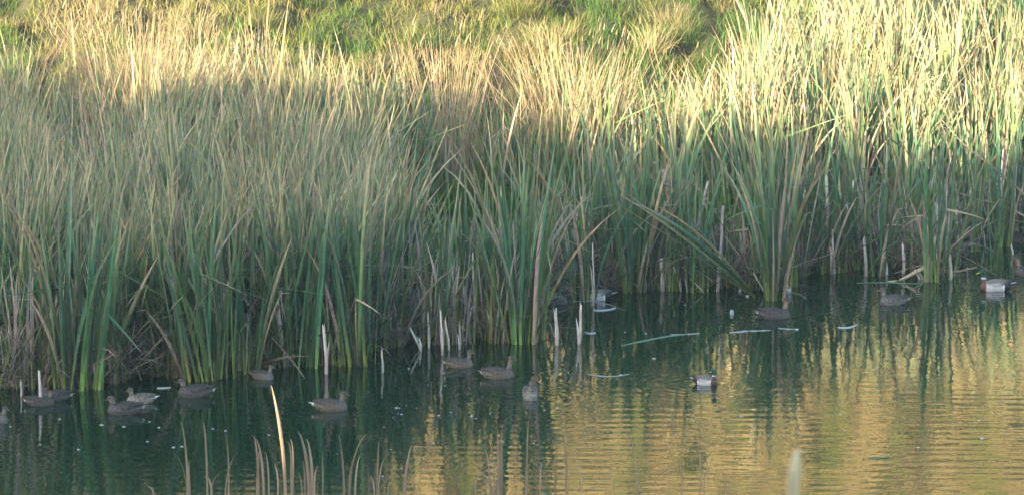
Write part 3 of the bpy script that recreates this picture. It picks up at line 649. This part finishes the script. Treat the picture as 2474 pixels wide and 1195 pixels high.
# mud lumps at the waterline
def lump(u, v, wpx, hpx, label):
    p = wat(u, v, -.03); sc = math.hypot(p.y, H) / F; vs = []; n1, n2 = 6, 14
    for i in range(n1 + 1):
        for j in range(n2):
            th = i / n1 * math.pi / 2; ph = j / n2 * 2 * math.pi; r_ = 1 + .3 * noise.noise((math.cos(ph) * 2, math.sin(ph) * 2, i * .5 + u))
            vs.append((math.cos(th) * math.cos(ph) * wpx / 2 * sc * r_, math.cos(th) * math.sin(ph) * wpx / 3 * sc * r_, math.sin(th) * hpx * sc * r_))
    fs = [(i * n2 + j, i * n2 + (j + 1) % n2, (i + 1) * n2 + (j + 1) % n2, (i + 1) * n2 + j) for i in range(n1) for j in range(n2)]
    o = link('mud_lump', mesh_np('mud_lump', vs, np.array(fs), None, True), M_MUD); o.location = p
    tag(o, label, 'mud', 'mud lumps at the waterline')
for q in [(1110, 826, 70, 10, 'low black mud lump over the hollow behind the brown duck'), (905, 848, 60, 14, 'dark mud lump at the step in the shoreline'), (2440, 585, 150, 22, 'long brown mud bar at the right edge'), (2230, 590, 190, 16, 'long dark mud bar behind the arching leaves'),
          (390, 880, 90, 16, 'dark mud lump in the gap of tangled leaves'), (700, 893, 60, 6, 'flat mud lump under the widest white stalk'), (1465, 688, 60, 10, 'dark mud lump behind the drake with white flank'), (1770, 672, 120, 14, 'long dark mud lump behind the leaning fan')]: lump(*q)

# ------------------------------------------------------------------ floating bits
def fl_mat(name, c):
    m, n, p = new_mat(name); g = N(n, 'ShaderNodeNewGeometry'); t = N(n, 'ShaderNodeTexNoise'); t.inputs['Scale'].default_value = 30
    n.links.new(g.outputs['Position'], t.inputs['Vector']); r = N(n, 'ShaderNodeMix', data_type='RGBA'); n.links.new(t.outputs[0], r.inputs[0])
    r.inputs[6].default_value = (*[x * .75 for x in c], 1); r.inputs[7].default_value = (*c, 1); n.links.new(r.outputs[2], p.inputs['Base Color']); p.inputs['Roughness'].default_value = .8
    return m
M_WHITE = fl_mat('white_down', (.40, .42, .42)); M_FOAM = fl_mat('pond_foam', (.30, .33, .31)); M_FLOATL = fl_mat('wet_leaf', (.10, .20, .12)); M_STICK = fl_mat('bleached_stem', (.42, .44, .42))
def blob_mesh(sx_, sy_, sz_, seed):
    vs = []; n1, n2 = 5, 8
    for i in range(n1 + 1):
        for j in range(n2):
            th = (i / n1 - .5) * math.pi; ph = j / n2 * 6.2832; r_ = 1 + .35 * noise.noise((math.cos(ph) * 1.5 + seed, math.sin(ph) * 1.5, i * .6))
            vs.append((math.cos(th) * math.cos(ph) * sx_ * r_, math.cos(th) * math.sin(ph) * sy_ * r_, (math.sin(th) + .3) * sz_ * r_))
    fs = [(i * n2 + j, i * n2 + (j + 1) % n2, (i + 1) * n2 + (j + 1) % n2, (i + 1) * n2 + j) for i in range(n1) for j in range(n2)]
    return mesh_np('fluff', vs, np.array(fs), None, True)
BL = [blob_mesh(1, 1.6, .7, s * 3.3) for s in range(5)]
for me in BL: me.materials.append(M_WHITE)
SPECK = [(26, 1030), (145, 1012), (246, 1026), (300, 1030), (362, 1018), (385, 1032), (420, 1080), (440, 1078), (460, 1018), (515, 1035), (357, 1066), (190, 1085), (545, 1040), (650, 1050), (890, 946), (928, 1031), (958, 985), (965, 985), (982, 978), (1006, 985), (950, 1008), (962, 998), (970, 1000), (1048, 1070), (945, 1085), (1140, 1005), (1184, 998), (1150, 1010), (1060, 1003), (1090, 995), (987, 890), (1580, 866), (1315, 990), (1345, 985), (1373, 900), (1290, 1070), (970, 1130), (925, 1150), (815, 1095), (1500, 905), (1618, 733), (1655, 736), (1560, 805), (1510, 802), (2030, 1000), (1855, 1050), (1733, 982), (1790, 1005), (2365, 1015), (2218, 1080)]
for i, (u, v) in enumerate(SPECK):
    p = wat(u, v); k = RS.uniform(.007, .019)
    o = link('floating_fluff', BL[i % 5]); o.location = p; o.scale = (k * RS.uniform(.8, 1.8), k, k * .8)
    near = 'left part' if u < 600 else 'middle' if u < 1400 else 'right part'
    tag(o, 'tiny white speck of fluff floating on the open water, %s of the pond' % near, 'fluff', 'white specks floating on the %s of the pond' % near)
for (u, v, k, h, lb) in [(1768, 758, .035, .07, 'largest white fluff standing upright on the water left of the dark brown duck'), (1788, 704, .028, .045, 'small white fluff on a dark stub tip behind the largest fluff'), (1806, 716, .03, .03, 'small grey-white fluff at the foot of the leaning fan'), (1925, 796, .03, .02, 'small white fluff at the right end of the long foam line'), (2372, 1058, .03, .015, 'dark-edged little leaf floating alone at lower right')]:
    o = link('floating_fluff', BL[1]); o.location = wat(u, v, 0); o.scale = (k, k, h); tag(o, lb, 'fluff')
def strip(pl, wpx, label, mat, name='floating_reed', cat='floating reed', ragged=0):
    ps = [wat(u, v, .006) for (u, v) in pl]; o0 = ps[0].copy(); vs = []; fs = []
    fine = []
    for i in range(len(ps) - 1):
        for t in np.linspace(0, 1, 8)[:-1]: fine.append(ps[i].lerp(ps[i + 1], t))
    fine.append(ps[-1]); n = len(fine)
    for i in range(n): fine[i] = fine[i] + Vector((0, .22 * math.sin(i / (n - 1) * 3.14) * noise.noise((wpx, pl[0][0] * .013, 1)) * 2, 0))
    for i, p in enumerate(fine):
        tt = i / (n - 1); k = wpx * .55 / F * 75 / math.sin(ang(pl[0][1])) * .5 * (min(1, 3 * tt + .15) ** .7 * min(1, 2.2 * (1 - tt) + .05) * (1 + .35 * noise.noise((i * .45, wpx * 3, 2)))) * (1 + ragged * noise.noise((i * .7, wpx, 0)) * 2)
        k = max(.002, k); q = p - o0
        e_ = .3 if name in ('foam_line', 'floating_leaf') else 1
        for (dy, dz) in ((-k, -.012), (-k * .5, .004 * e_), (0, .010 * e_), (k * .5, .004 * e_), (k, -.012)): vs.append((q.x, q.y + dy, q.z + dz))
    for i in range(n - 1):
        for j in range(4): fs.append((i * 5 + j, (i + 1) * 5 + j, (i + 1) * 5 + j + 1, i * 5 + j + 1))
    o = link(name, mesh_np(name, vs, np.array(fs), None, True), mat); o.location = o0; return tag(o, label, cat)
strip([(1433, 748), (1488, 743)], 7, 'thick white stem floating just below the drake with white flank', M_STICK)
strip([(1412, 801), (1440, 803)], 4, 'short white stem floating right of the lone white leaning stub', M_STICK)
strip([(1500, 834), (1560, 826), (1620, 815), (1692, 803)], 7, 'long green leaf floating in front of the thick clump right of centre', M_FLOATL, 'floating_leaf', 'floating leaf')
strip([(1620, 807), (1690, 804)], 3, 'thin line of foam at the right end of the long floating green leaf', M_FOAM, 'foam_line', 'foam', .8)
strip([(1762, 802), (1800, 797), (1862, 796)], 7, 'long ragged white foam line below the dark brown duck', M_FOAM, 'foam_line', 'foam', .9)
strip([(1880, 791), (1926, 793)], 4, 'shorter foam line directly under the dark brown duck\'s reflection', M_FOAM, 'foam_line', 'foam', .9)
strip([(2024, 790), (2072, 783)], 5, 'white stem floating alone left of the grey-sided drake\'s reflection', M_STICK)
strip([(2070, 683), (2140, 683), (2230, 685)], 2.5, 'thin yellow-green leaf lying flat on the water above the duck facing left at right', M_FLOATL, 'floating_leaf', 'floating leaf')
strip([(1672, 818), (1684, 830)], 2, 'short green leaf tip hanging off the long floating leaf', M_FLOATL, 'floating_leaf', 'floating leaf')
strip([(0, 929), (72, 930)], 5, 'grey stem lying on the water at the left edge', M_STICK)
strip([(380, 936), (412, 935)], 4, 'small grey stem floating left of the dark duck with tan face', M_STICK)
strip([(2097, 1105), (2150, 1103)], 2, 'thin dark twig floating at lower right', M_FLOATL)
strip([(1420, 902), (1520, 902)], 2, 'thin pale line of scum on the water right of the lone white leaning stub', M_FOAM, 'foam_line', 'foam', .9)

# ------------------------------------------------------------------ ducks
def duck_mat():
    m, n, p = new_mat('duck_feathers'); at_ = N(n, 'ShaderNodeVertexColor'); at_.layer_name = 'Col'
    tc = N(n, 'ShaderNodeTexCoord'); mp = N(n, 'ShaderNodeMapping'); mp.inputs['Scale'].default_value = (1, 1.3, 2.2)
    n.links.new(tc.outputs['Object'], mp.inputs[0]); v = N(n, 'ShaderNodeTexVoronoi'); v.inputs['Scale'].default_value = 34
    n.links.new(mp.outputs[0], v.inputs['Vector']); r = N(n, 'ShaderNodeMapRange'); r.inputs[1].default_value = .1; r.inputs[2].default_value = .7; r.inputs[3].default_value = .35; r.inputs[4].default_value = 2.3
    n.links.new(v.outputs['Distance'], r.inputs[0])
    al = N(n, 'ShaderNodeMix', data_type='FLOAT'); n.links.new(at_.outputs['Alpha'], al.inputs[0]); al.inputs[2].default_value = 1; n.links.new(r.outputs[0], al.inputs[3])
    s = N(n, 'ShaderNodeVectorMath', operation='SCALE'); n.links.new(at_.outputs[0], s.inputs[0]); n.links.new(al.outputs[0], s.inputs['Scale'])
    n.links.new(s.outputs[0], p.inputs['Base Color']); p.inputs['Roughness'].default_value = .6
    b = N(n, 'ShaderNodeBump'); b.inputs['Distance'].default_value = .003; n.links.new(v.outputs['Distance'], b.inputs['Height']); n.links.new(b.outputs[0], p.inputs['Normal'])
    return m
M_DUCK = duck_mat()
def plain(name, c, rough=.4):
    m, n, p = new_mat(name); t = N(n, 'ShaderNodeTexNoise'); t.inputs['Scale'].default_value = 60; r = N(n, 'ShaderNodeMix', data_type='RGBA')
    n.links.new(t.outputs[0], r.inputs[0]); r.inputs[6].default_value = (*[x * .8 for x in c], 1); r.inputs[7].default_value = (*c, 1); n.links.new(r.outputs[2], p.inputs['Base Color']); p.inputs['Roughness'].default_value = rough; return m
M_EYE = plain('duck_eye', (.01, .008, .006), .1); M_BILL_Y = plain('yellow_bill', (.45, .42, .06)); M_BILL_D = plain('dark_bill', (.07, .065, .055)); M_BILL_O = plain('brown_bill', (.14, .09, .05))
def loft(rings, ns=14):
    """rings: (centre Vector, halfwidth, halfheight, forward dir)"""
    vs, fs = [], []
    for (c, hw, hh, d) in rings:
        d = Vector(d).normalized(); s = Vector((0, 1, 0)) if abs(d.y) < .9 else Vector((1, 0, 0)); s = (s - d * s.dot(d)).normalized(); t = d.cross(s)
        for k in range(ns):
            an = 2 * math.pi * k / ns; vs.append(Vector(c) + s * math.cos(an) * hw + t * math.sin(an) * hh)
    n = len(rings)
    for i in range(n - 1):
        for k in range(ns): fs.append((i * ns + k, i * ns + (k + 1) % ns, (i + 1) * ns + (k + 1) % ns, (i + 1) * ns + k))
    fs.append(tuple(range(ns))[::-1]); fs.append(tuple((n - 1) * ns + k for k in range(ns)))
    return vs, fs
TMP = bpy.data.objects.new('tmp', bpy.data.meshes.new('tmp')); C.objects.link(TMP)
def fuse(parts, voxel, smooth=6):
    vs, fs = [], []
    for v_, f_ in parts:
        o_ = len(vs); vs += [tuple(x) for x in v_]; fs += [tuple(i + o_ for i in f) for f in f_]
    me = bpy.data.meshes.new('t'); me.from_pydata(vs, [], fs); TMP.data = me
    TMP.modifiers.clear(); m = TMP.modifiers.new('r', 'REMESH'); m.mode = 'VOXEL'; m.voxel_size = voxel
    s = TMP.modifiers.new('s', 'SMOOTH'); s.iterations = smooth; s.factor = .5
    dg = bpy.context.evaluated_depsgraph_get(); dg.update(); ev = TMP.evaluated_get(dg); out = bpy.data.meshes.new_from_object(ev)
    for p_ in out.polygons: p_.use_smooth = True
    return out
def duck(u, v, lpx, head, kind, label, neck=.13, hyaw=0, tuck=0, group='ducks resting on the pond'):
    p = wat(u, v); scale = lpx / F * math.hypot(p.y, H) / .50
    if abs(math.sin(math.radians(head))) > .6: scale = lpx / F * math.hypot(p.y, H) / (.50 * abs(math.cos(math.radians(head))) + .24 * abs(math.sin(math.radians(head))))
    R_ = empty({'d': 'mallard_drake', 'r': 'rusty_headed_duck'}.get(kind[0], 'brown_duck'), p, label, 'duck', group)
    R_.rotation_euler = (0, 0, math.radians(head)); R_.scale = (scale, scale, scale * 1.22)
    body = loft([(Vector((-.27, 0, .075)), .006, .004, (1, 0, -.1)), (Vector((-.235, 0, .07)), .035, .018, (1, 0, -.1)), (Vector((-.19, 0, .055)), .062, .042, (1, 0, -.1)), (Vector((-.12, 0, .042)), .088, .072, (1, 0, 0)),
                 (Vector((-.03, 0, .035)), .102, .088, (1, 0, 0)), (Vector((.06, 0, .032)), .104, .088, (1, 0, 0)), (Vector((.13, 0, .033)), .092, .078, (1, 0, .1)), (Vector((.18, 0, .037)), .070, .062, (1, 0, .2)), (Vector((.215, 0, .043)), .040, .038, (1, 0, .3)), (Vector((.228, 0, .045)), .012, .012, (1, 0, .3))])
    hx, hz = .180 - .05 * tuck, .085 + neck * .9 - .05 * tuck
    nb = Vector((.15, 0, .06)); nm = Vector((.165 - .03 * tuck, 0, .06 + neck * .5)); hc = Vector((hx, 0, hz))
    nk = loft([(nb, .058, .058, (.2, 0, 1)), (nm, .036, .038, (.1, 0, 1)), (hc - Vector((0, 0, .02)), .031, .034, (.1, 0, 1)), (hc + Vector((0, 0, .005)), .02, .02, (0, 0, 1))], 12)
    y_ = math.radians(hyaw); fd = Vector((math.cos(y_), math.sin(y_), 0)); 
    def ellips(c, dirn, L_, w_, h_):
        return loft([(c + dirn * L_ * math.sin(t_), max(.002, w_ * math.cos(t_)), max(.002, h_ * math.cos(t_)), dirn) for t_ in np.linspace(-1.5, 1.5, 9)], 12)
    hd = ellips(hc + fd * .008 + Vector((0, 0, .006)), fd, .054, .038, .038)
    ck = ellips(hc + fd * .036 + Vector((0, 0, -.002)), fd, .028, .025, .022)
    me = fuse([body, nk, hd, ck], .0085)
    # plumage by region
    n = len(me.vertices); co = np.zeros(n * 3); me.vertices.foreach_get('co', co); co = co.reshape(-1, 3)
    hd_ = np.linalg.norm(co - np.array(hc), axis=1); isn = (co[:, 2] > .10 + .02) & (co[:, 0] > .09)
    col = np.ones((n, 4)); 
    pal = {'b': ((.068, .056, .044), (.11, .09, .066), (.030, .026, .022)), 'k': ((.036, .033, .031), (.15, .11, .08), (.018, .017, .016)), 'g': ((.12, .108, .095), (.15, .125, .10), (.06, .053, .046)), 's': ((.062, .060, .058), (.13, .115, .10), (.03, .028, .027))}
    if kind[0] == 'd':
        col[:, :3] = (.42, .42, .44); col[:, 3] = .08
        col[co[:, 2] > .085, :3] = (.16, .135, .12)
        br = co[:, 0] > .135; col[br, :3] = (.085, .038, .026)
        ru = co[:, 0] < -.13; col[ru, :3] = (.012, .012, .016)
        wh = (co[:, 0] < -.11) & (co[:, 0] > -.131) & (co[:, 2] < .085); col[wh, :3] = (.7, .7, .7)
        hh_ = (co[:, 0] > .08) & (co[:, 2] > .10 + neck * .25); col[hh_, :3] = (.010, .055, .035); col[hh_, 3] = 0
        rg = hh_ & (co[:, 2] < .10 + neck * .38); col[rg, :3] = (.6, .6, .6)
        pass
    elif kind[0] == 'r':
        col[:, :3] = (.36, .37, .40); col[:, 3] = .2
        hh_ = (co[:, 0] > .08) & (co[:, 2] > .12); col[hh_, :3] = (.12, .045, .028); col[co[:, 0] < -.17, :3] = (.05, .05, .05); col[(co[:, 2] > .095) & ~hh_, :3] = (.12, .12, .13)
    else:
        bc, hc_, dk = pal[kind[0]]
        col[:, :3] = bc; col[:, 3] = .9; col[co[:, 2] > .10, :3] = dk; col[co[:, 2] < .03, :3] = np.array(bc) * 1.25
        hh_ = (co[:, 0] > .08) & (co[:, 2] > .12); col[hh_, :3] = hc_; col[hh_, 3] = .35
        cap = (hd_ < .09) & (co[:, 2] > hc.z + .022); col[cap, :3] = dk
        ey = (hd_ < .08) & (abs(co[:, 2] - hc.z - .010) < .006); col[ey, :3] = np.array(dk) * 1.1
        tl = co[:, 0] < -.235; col[tl, :3] = (.45, .42, .38)
    ca_ = me.color_attributes.new('Col', 'FLOAT_COLOR', 'POINT'); ca_.data.foreach_set('color', col.astype(np.float32).ravel())
    link('body', me, M_DUCK, R_)
    # bill
    bp = hc + fd * .055 + Vector((0, 0, -.004)); dn = (fd + Vector((0, 0, -.22))).normalized()
    V_, F_ = loft([(bp - dn * .01, .013, .014, dn), (bp + dn * .012, .012, .010, dn), (bp + dn * .03, .012, .006, dn), (bp + dn * .048, .0135, .0045, dn), (bp + dn * .056, .006, .002, dn)], 10)
    bm = bpy.data.meshes.new('bill'); bm.from_pydata([tuple(q) for q in V_], [], F_); bm.polygons.foreach_set('use_smooth', [True] * len(bm.polygons))
    link('bill', bm, M_BILL_Y if kind[0] == 'd' else M_BILL_D if kind[0] in 'kr' else M_BILL_O, R_)
    sd = Vector((-math.sin(y_), math.cos(y_), 0))
    for sg in (-1, 1):
        V_, F_ = ellips(hc + fd * .024 + sd * sg * .0325 + Vector((0, 0, .012)), fd, .0055, .004, .0055)
        em = bpy.data.meshes.new('eye'); em.from_pydata([tuple(q) for q in V_], [], F_); link('eye', em, M_EYE, R_)
        # folded wing with long tips crossing over the rump
        ws = [(-.245, .020, .100, .004, .010), (-.20, .034, .095, .010, .020), (-.13, .062, .083, .018, .034), (-.05, .083, .074, .020, .045), (.04, .086, .070, .018, .045), (.10, .076, .066, .010, .028), (.125, .068, .066, .003, .008)]
        V_, F_ = loft([(Vector((x_, sg * y0, z_ + .008)), a1, b1, (1, 0, -.08)) for (x_, y0, z_, a1, b1) in ws], 10)
        wm = bpy.data.meshes.new('wing'); wm.from_pydata([tuple(q) for q in V_], [], F_); wm.polygons.foreach_set('use_smooth', [True] * len(wm.polygons))
        nv = len(wm.vertices); wc = np.ones((nv, 4)); zz = np.array([q.z for q in V_]); xx = np.array([q.x for q in V_])
        if kind[0] == 'd': wc[:, :3] = (.38, .38, .40); wc[zz > .085, :3] = (.15, .13, .12); wc[xx < -.10, :3] = (.10, .09, .085); wc[xx < -.15, :3] = (.03, .028, .03); wc[:, 3] = .08
        elif kind[0] == 'r': wc[:, :3] = (.38, .39, .42); wc[zz > .1, :3] = (.12, .12, .13); wc[:, 3] = .3
        else:
            bc, _, dk = pal[kind[0]]; wc[:, :3] = bc; wc[zz > .088, :3] = dk; wc[:, 3] = .95; wc[xx < -.18, :3] = np.array(dk) * .8
        c_ = wm.color_attributes.new('Col', 'FLOAT_COLOR', 'POINT'); c_.data.foreach_set('color', wc.astype(np.float32).ravel())
        link('wing', wm, M_DUCK, R_)
    V_, F_ = loft([(Vector((-.225, 0, .078)), .034, .010, (1, 0, -.15)), (Vector((-.27, 0, .088)), .026, .005, (1, 0, -.2)), (Vector((-.31, 0, .095)), .010, .002, (1, 0, -.2))], 10)
    tm = bpy.data.meshes.new('tail'); tm.from_pydata([tuple(q) for q in V_], [], F_); c_ = tm.color_attributes.new('Col', 'FLOAT_COLOR', 'POINT')
    tc_ = (.35, .34, .32, .1) if kind[0] == 'd' else (.6, .58, .55, .1) if kind[-1] == 'w' else (.12, .10, .08, .5)
    c_.data.foreach_set('color', np.tile(np.array(tc_, np.float32), len(tm.vertices))); link('tail', tm, M_DUCK, R_)
    if kind[0] == 'd':
        pts = [Vector((-.24, 0, .09)), Vector((-.265, 0, .115)), Vector((-.25, 0, .135)), Vector((-.225, 0, .13))]
        V2, F2, c2 = tube(pts, .010, .004, 6, False, ((.01, .01, .012), (.01, .01, .012))); link('tail_curl', mesh_np('tail_curl', V2, F2, c2, True), M_DEAD, R_)
    return R_
DUCKS = [
 (-8, 1018, 75, -35, 's', 'brown duck cut off by the left edge of the photo', .12, 0, 0),
 (134, 966, 82, 176, 'k', 'dark duck facing left, rear one of the overlapping pair at far left', .08, 0, .6),
 (98, 978, 76, 4, 'k', 'dark duck with tan cheek facing right, front one of the overlapping pair at far left', .10, -10, .2),
 (302, 998, 92, 181, 'kt', 'dark duck with tan face facing left, directly in front of the pale grey-brown duck', .10, 0, .3),
 (341, 972, 74, 184, 'gw', 'pale grey-brown duck with a white tail spot, behind the tan-faced dark duck', .11, 20, .3),
 (472, 956, 92, 180, 'k', 'dark duck with tan face resting under the large left-leaning clump', .10, 0, .3),
 (634, 914, 66, -25, 's', 'small duck half hidden among stubs left of the widest white stalk', .12, 0, .1),
 (799, 990, 88, 2, 'bw', 'brown duck with whitish tail swimming right, above the foreground reeds', .12, 0, .2),
 (1109, 886, 74, 3, 'b', 'brown duck with raised head facing right below the black mud hollow', .13, -20, .1),
 (1203, 912, 84, 3, 'b', 'slender brown duck with long bill stretching its neck right of the other', .16, 0, 0),
 (1280, 961, 50, -84, 'g', 'grey-brown duck facing straight to the viewer below the isolated central clump', .13, 0, .1),
 (1196, 756, 52, -55, 'b', 'duck hiding among stems left of the isolated central clump', .13, 0, .1),
 (1340, 733, 70, 10, 'k', 'dark mottled duck with head lowered right of the isolated central clump', .03, 30, .5),
 (1372, 702, 60, 172, 'd', 'green-headed drake mostly hidden behind the dark mottled duck', .12, 0, 0),
 (1440, 724, 84, 180, 'd', 'drake with white flank and black tail, head hidden behind yellow reeds', .10, 0, .1),
 (1704, 928, 66, -22, 'd', 'drake with chestnut breast looking back, alone on the open water', .14, 175, .1),
 (1870, 768, 84, 3, 'k', 'dark brown duck facing right in front of the tall isolated clump', .14, 0, 0),
 (1900, 706, 36, 75, 'r', 'pale-bodied duck with rusty head facing away behind the tall isolated clump', .13, 0, 0),
 (2159, 734, 74, 181, 's', 'grey-brown duck facing left on the gold reflections at right', .13, 0, .2),
 (2404, 700, 84, 180, 'd', 'grey-sided drake with green head and yellow bill facing left at far right', .14, 15, 0),
 (2486, 664, 80, 176, 'k', 'dark duck cut off by the right edge of the photo behind the grey-sided drake', .13, 0, 0),
]
for (u, v, l, hdg, k, lb, nk_, hy, tk) in DUCKS: duck(u, v, l, hdg, k, lb, nk_, hy, tk)
bpy.data.objects.remove(TMP)

# ------------------------------------------------------------------ foreground dry reeds on the near bank
def near_z(x, y): return nearbank(x, y)
def freed(base_u, d, blades, label):
    """blades: (u_tip, v_tip, width px, curl du) ; plant rooted on the near bank below the frame"""
    b = at(base_u, 1195, d); z0 = near_z(b.x, d) - .05
    r = empty('dry_reed', (b.x, d, z0), label, 'reed', 'dry reeds on the near bank in the foreground')
    for (ut, vt, wpx, du, um) in blades:
        tip = at(ut, vt, d); bx = at(um, 1195, d); o = Vector((b.x, d, z0))
        p0 = Vector((b.x + (bx.x - b.x) * .3, d, z0)) - o; p1 = bx - o; p3 = tip - o
        k = 10; path = []
        c1 = p1 + (p1 - p0).normalized() * (p3 - p1).length * .5; c2 = p3 - Vector((du / F * d, 0, -abs(du) * .25 / F * d)) 
        for i in range(4): path.append(p0.lerp(p1, i / 4))
        for i in range(k + 1):
            t = i / k; q = p1 * (1 - t) ** 3 + c1 * 3 * t * (1 - t) ** 2 + c2 * 3 * t * t * (1 - t) + p3 * t ** 3; path.append(q)
        n = len(path); vs = []; w_ = wpx / F * d / 2; ps = random.uniform(-.5, .5)
        for i, q in enumerate(path):
            t = i / (n - 1); ww = w_ * (1.0 if t < .55 else max(.12 if d > 20 else .6, 1 - ((t - .55) / .45) ** 1.3)); dd = (path[min(i + 1, n - 1)] - path[max(0, i - 1)]).normalized()
            s = Vector((math.cos(ps + t), math.sin(ps + t), 0)); s = (s - dd * s.dot(dd)).normalized(); nrm = s.cross(dd)
            vs += [q - s * ww, q + nrm * ww * .5, q + s * ww]
        fs = [(i * 3 + j, i * 3 + j + 1, i * 3 + j + 4, i * 3 + j + 3) for i in range(n - 1) for j in (0, 1)]
        c = (np.array((.36, .25, .17)) if d > 20 else np.array((.62, .52, .33))) * random.uniform(.8, 1.2); cols = [c * (.8 + .5 * i / (n - 1)) for i in range(n) for j in range(3)]  # closest blades painted paler, in place of sunlight on them
        link('leaf', mesh_np('leaf', [tuple(x) for x in vs], np.array(fs), np.array(cols)), M_GRASS, r)
freed(455, 43, [(435, 1015, 6, -8, 455), (395, 1090, 3, -40, 452), (462, 1110, 4, 10, 460)], 'slim dry reed with one tall tip, leftmost group in the foreground')
freed(500, 43, [(490, 1018, 5, -6, 502), (488, 1150, 5, -20, 512), (560, 1135, 3, 30, 510), (545, 1045, 3, -3, 553), (575, 1095, 3, 12, 545)], 'dry reed with arching thin leaves right of the leftmost one')
freed(372, 43, [(345, 1175, 5, -20, 372)], 'short curved leaf tip at the lower left edge of the foreground reeds')
freed(622, 43, [(609, 1050, 6, -12, 625), (618, 1060, 6, -8, 638), (640, 1090, 5, -6, 650), (628, 1080, 6, 0, 622), (660, 1120, 4, -10, 672)], 'bushy dry reed with three pale blades left of the brightly lit blade')
freed(688, 46, [(655, 930, 8, -3, 690), (700, 1060, 4, -12, 708), (680, 1110, 5, -10, 690)], 'tall dry reed whose top blade is lit bright orange and white by the sun')
freed(750, 43, [(719, 1042, 9, -10, 748), (740, 1060, 8, -8, 756), (772, 1125, 5, 12, 760), (690, 1065, 4, -20, 705)], 'thick tufted dry reed right of the brightly lit blade')
freed(735, 43, [(730, 1110, 5, -5, 738), (718, 1140, 4, -8, 730), (780, 1090, 4, 2, 780)], 'low dry reed tuft in front of the thick tufted one')
freed(835, 43, [(818, 1048, 7, -4, 832), (860, 1100, 7, 8, 845), (912, 1040, 5, 42, 845), (875, 1095, 6, 10, 858)], 'dry reed with one long leaf arching right, foreground centre left')
freed(915, 43, [(917, 1062, 6, 2, 912), (895, 1150, 4, -6, 905), (935, 1100, 4, 10, 915)], 'single straight dry reed right of the arching one')
freed(980, 43, [(997, 1072, 7, 5, 978), (985, 1150, 4, 5, 975), (940, 1160, 3, -3, 938)], 'single dry blade leaning right left of centre')
freed(1200, 43, [(1200, 1025, 7, -1, 1205), (1160, 1044, 4, -30, 1195), (1213, 1040, 6, 3, 1212), (1170, 1085, 4, -8, 1185), (1150, 1142, 5, -22, 1188), (1172, 1130, 4, 14, 1148)], 'tall dry reed with two straight stems at foreground centre')
freed(1272, 46, [(1277, 1013, 5, 1, 1272), (1268, 1060, 4, -10, 1270), (1315, 1115, 4, 12, 1305)], 'thin straight dry reed right of the two-stemmed one')
freed(1375, 43, [(1355, 998, 5, -8, 1368), (1344, 1068, 4, -2, 1342), (1388, 1108, 4, -12, 1405), (1365, 1050, 3, -4, 1370)], 'faint leaning dry reed right of centre')
freed(1540, 42, [(1515, 1032, 4, -8, 1540), (1690, 1062, 3, 8, 1690), (1637, 1098, 4, -3, 1646), (1480, 1135, 3, -2, 1480)], 'very thin grey dry reeds low at right of centre')
freed(1745, 42, [(1742, 1062, 4, 10, 1700), (1750, 1135, 3, 0, 1752)], 'thin bowed grey stem low at right of centre')
freed(1922, 12, [(1926, 1085, 30, 0, 1915), (1912, 1130, 22, -2, 1912)], 'large blurred pale blade very close to the viewer at lower right')

# ------------------------------------------------------------------ thin haze volume added to lift the dark tones
mh = bpy.data.materials.new('haze'); mh.use_nodes = True; nh = mh.node_tree; nh.nodes.clear()
ho = nh.nodes.new('ShaderNodeOutputMaterial'); hv = nh.nodes.new('ShaderNodeVolumePrincipled'); hv.inputs['Density'].default_value = .00038; hv.inputs['Color'].default_value = (.86, .92, .95, 1)
nh.links.new(hv.outputs[0], ho.inputs['Volume'])
X0, X1, Y0, Y1, Z0, Z1 = -1005, 1005, -905, 1005, -4, 32
hm = mesh_np('haze', [(X0, Y0, Z0), (X1, Y0, Z0), (X1, Y1, Z0), (X0, Y1, Z0), (X0, Y0, Z1), (X1, Y0, Z1), (X1, Y1, Z1), (X0, Y1, Z1)], [[0, 3, 2, 1], [4, 5, 6, 7], [0, 1, 5, 4], [1, 2, 6, 5], [2, 3, 7, 6], [3, 0, 4, 7]])
link('haze', hm, mh, kind='stuff')
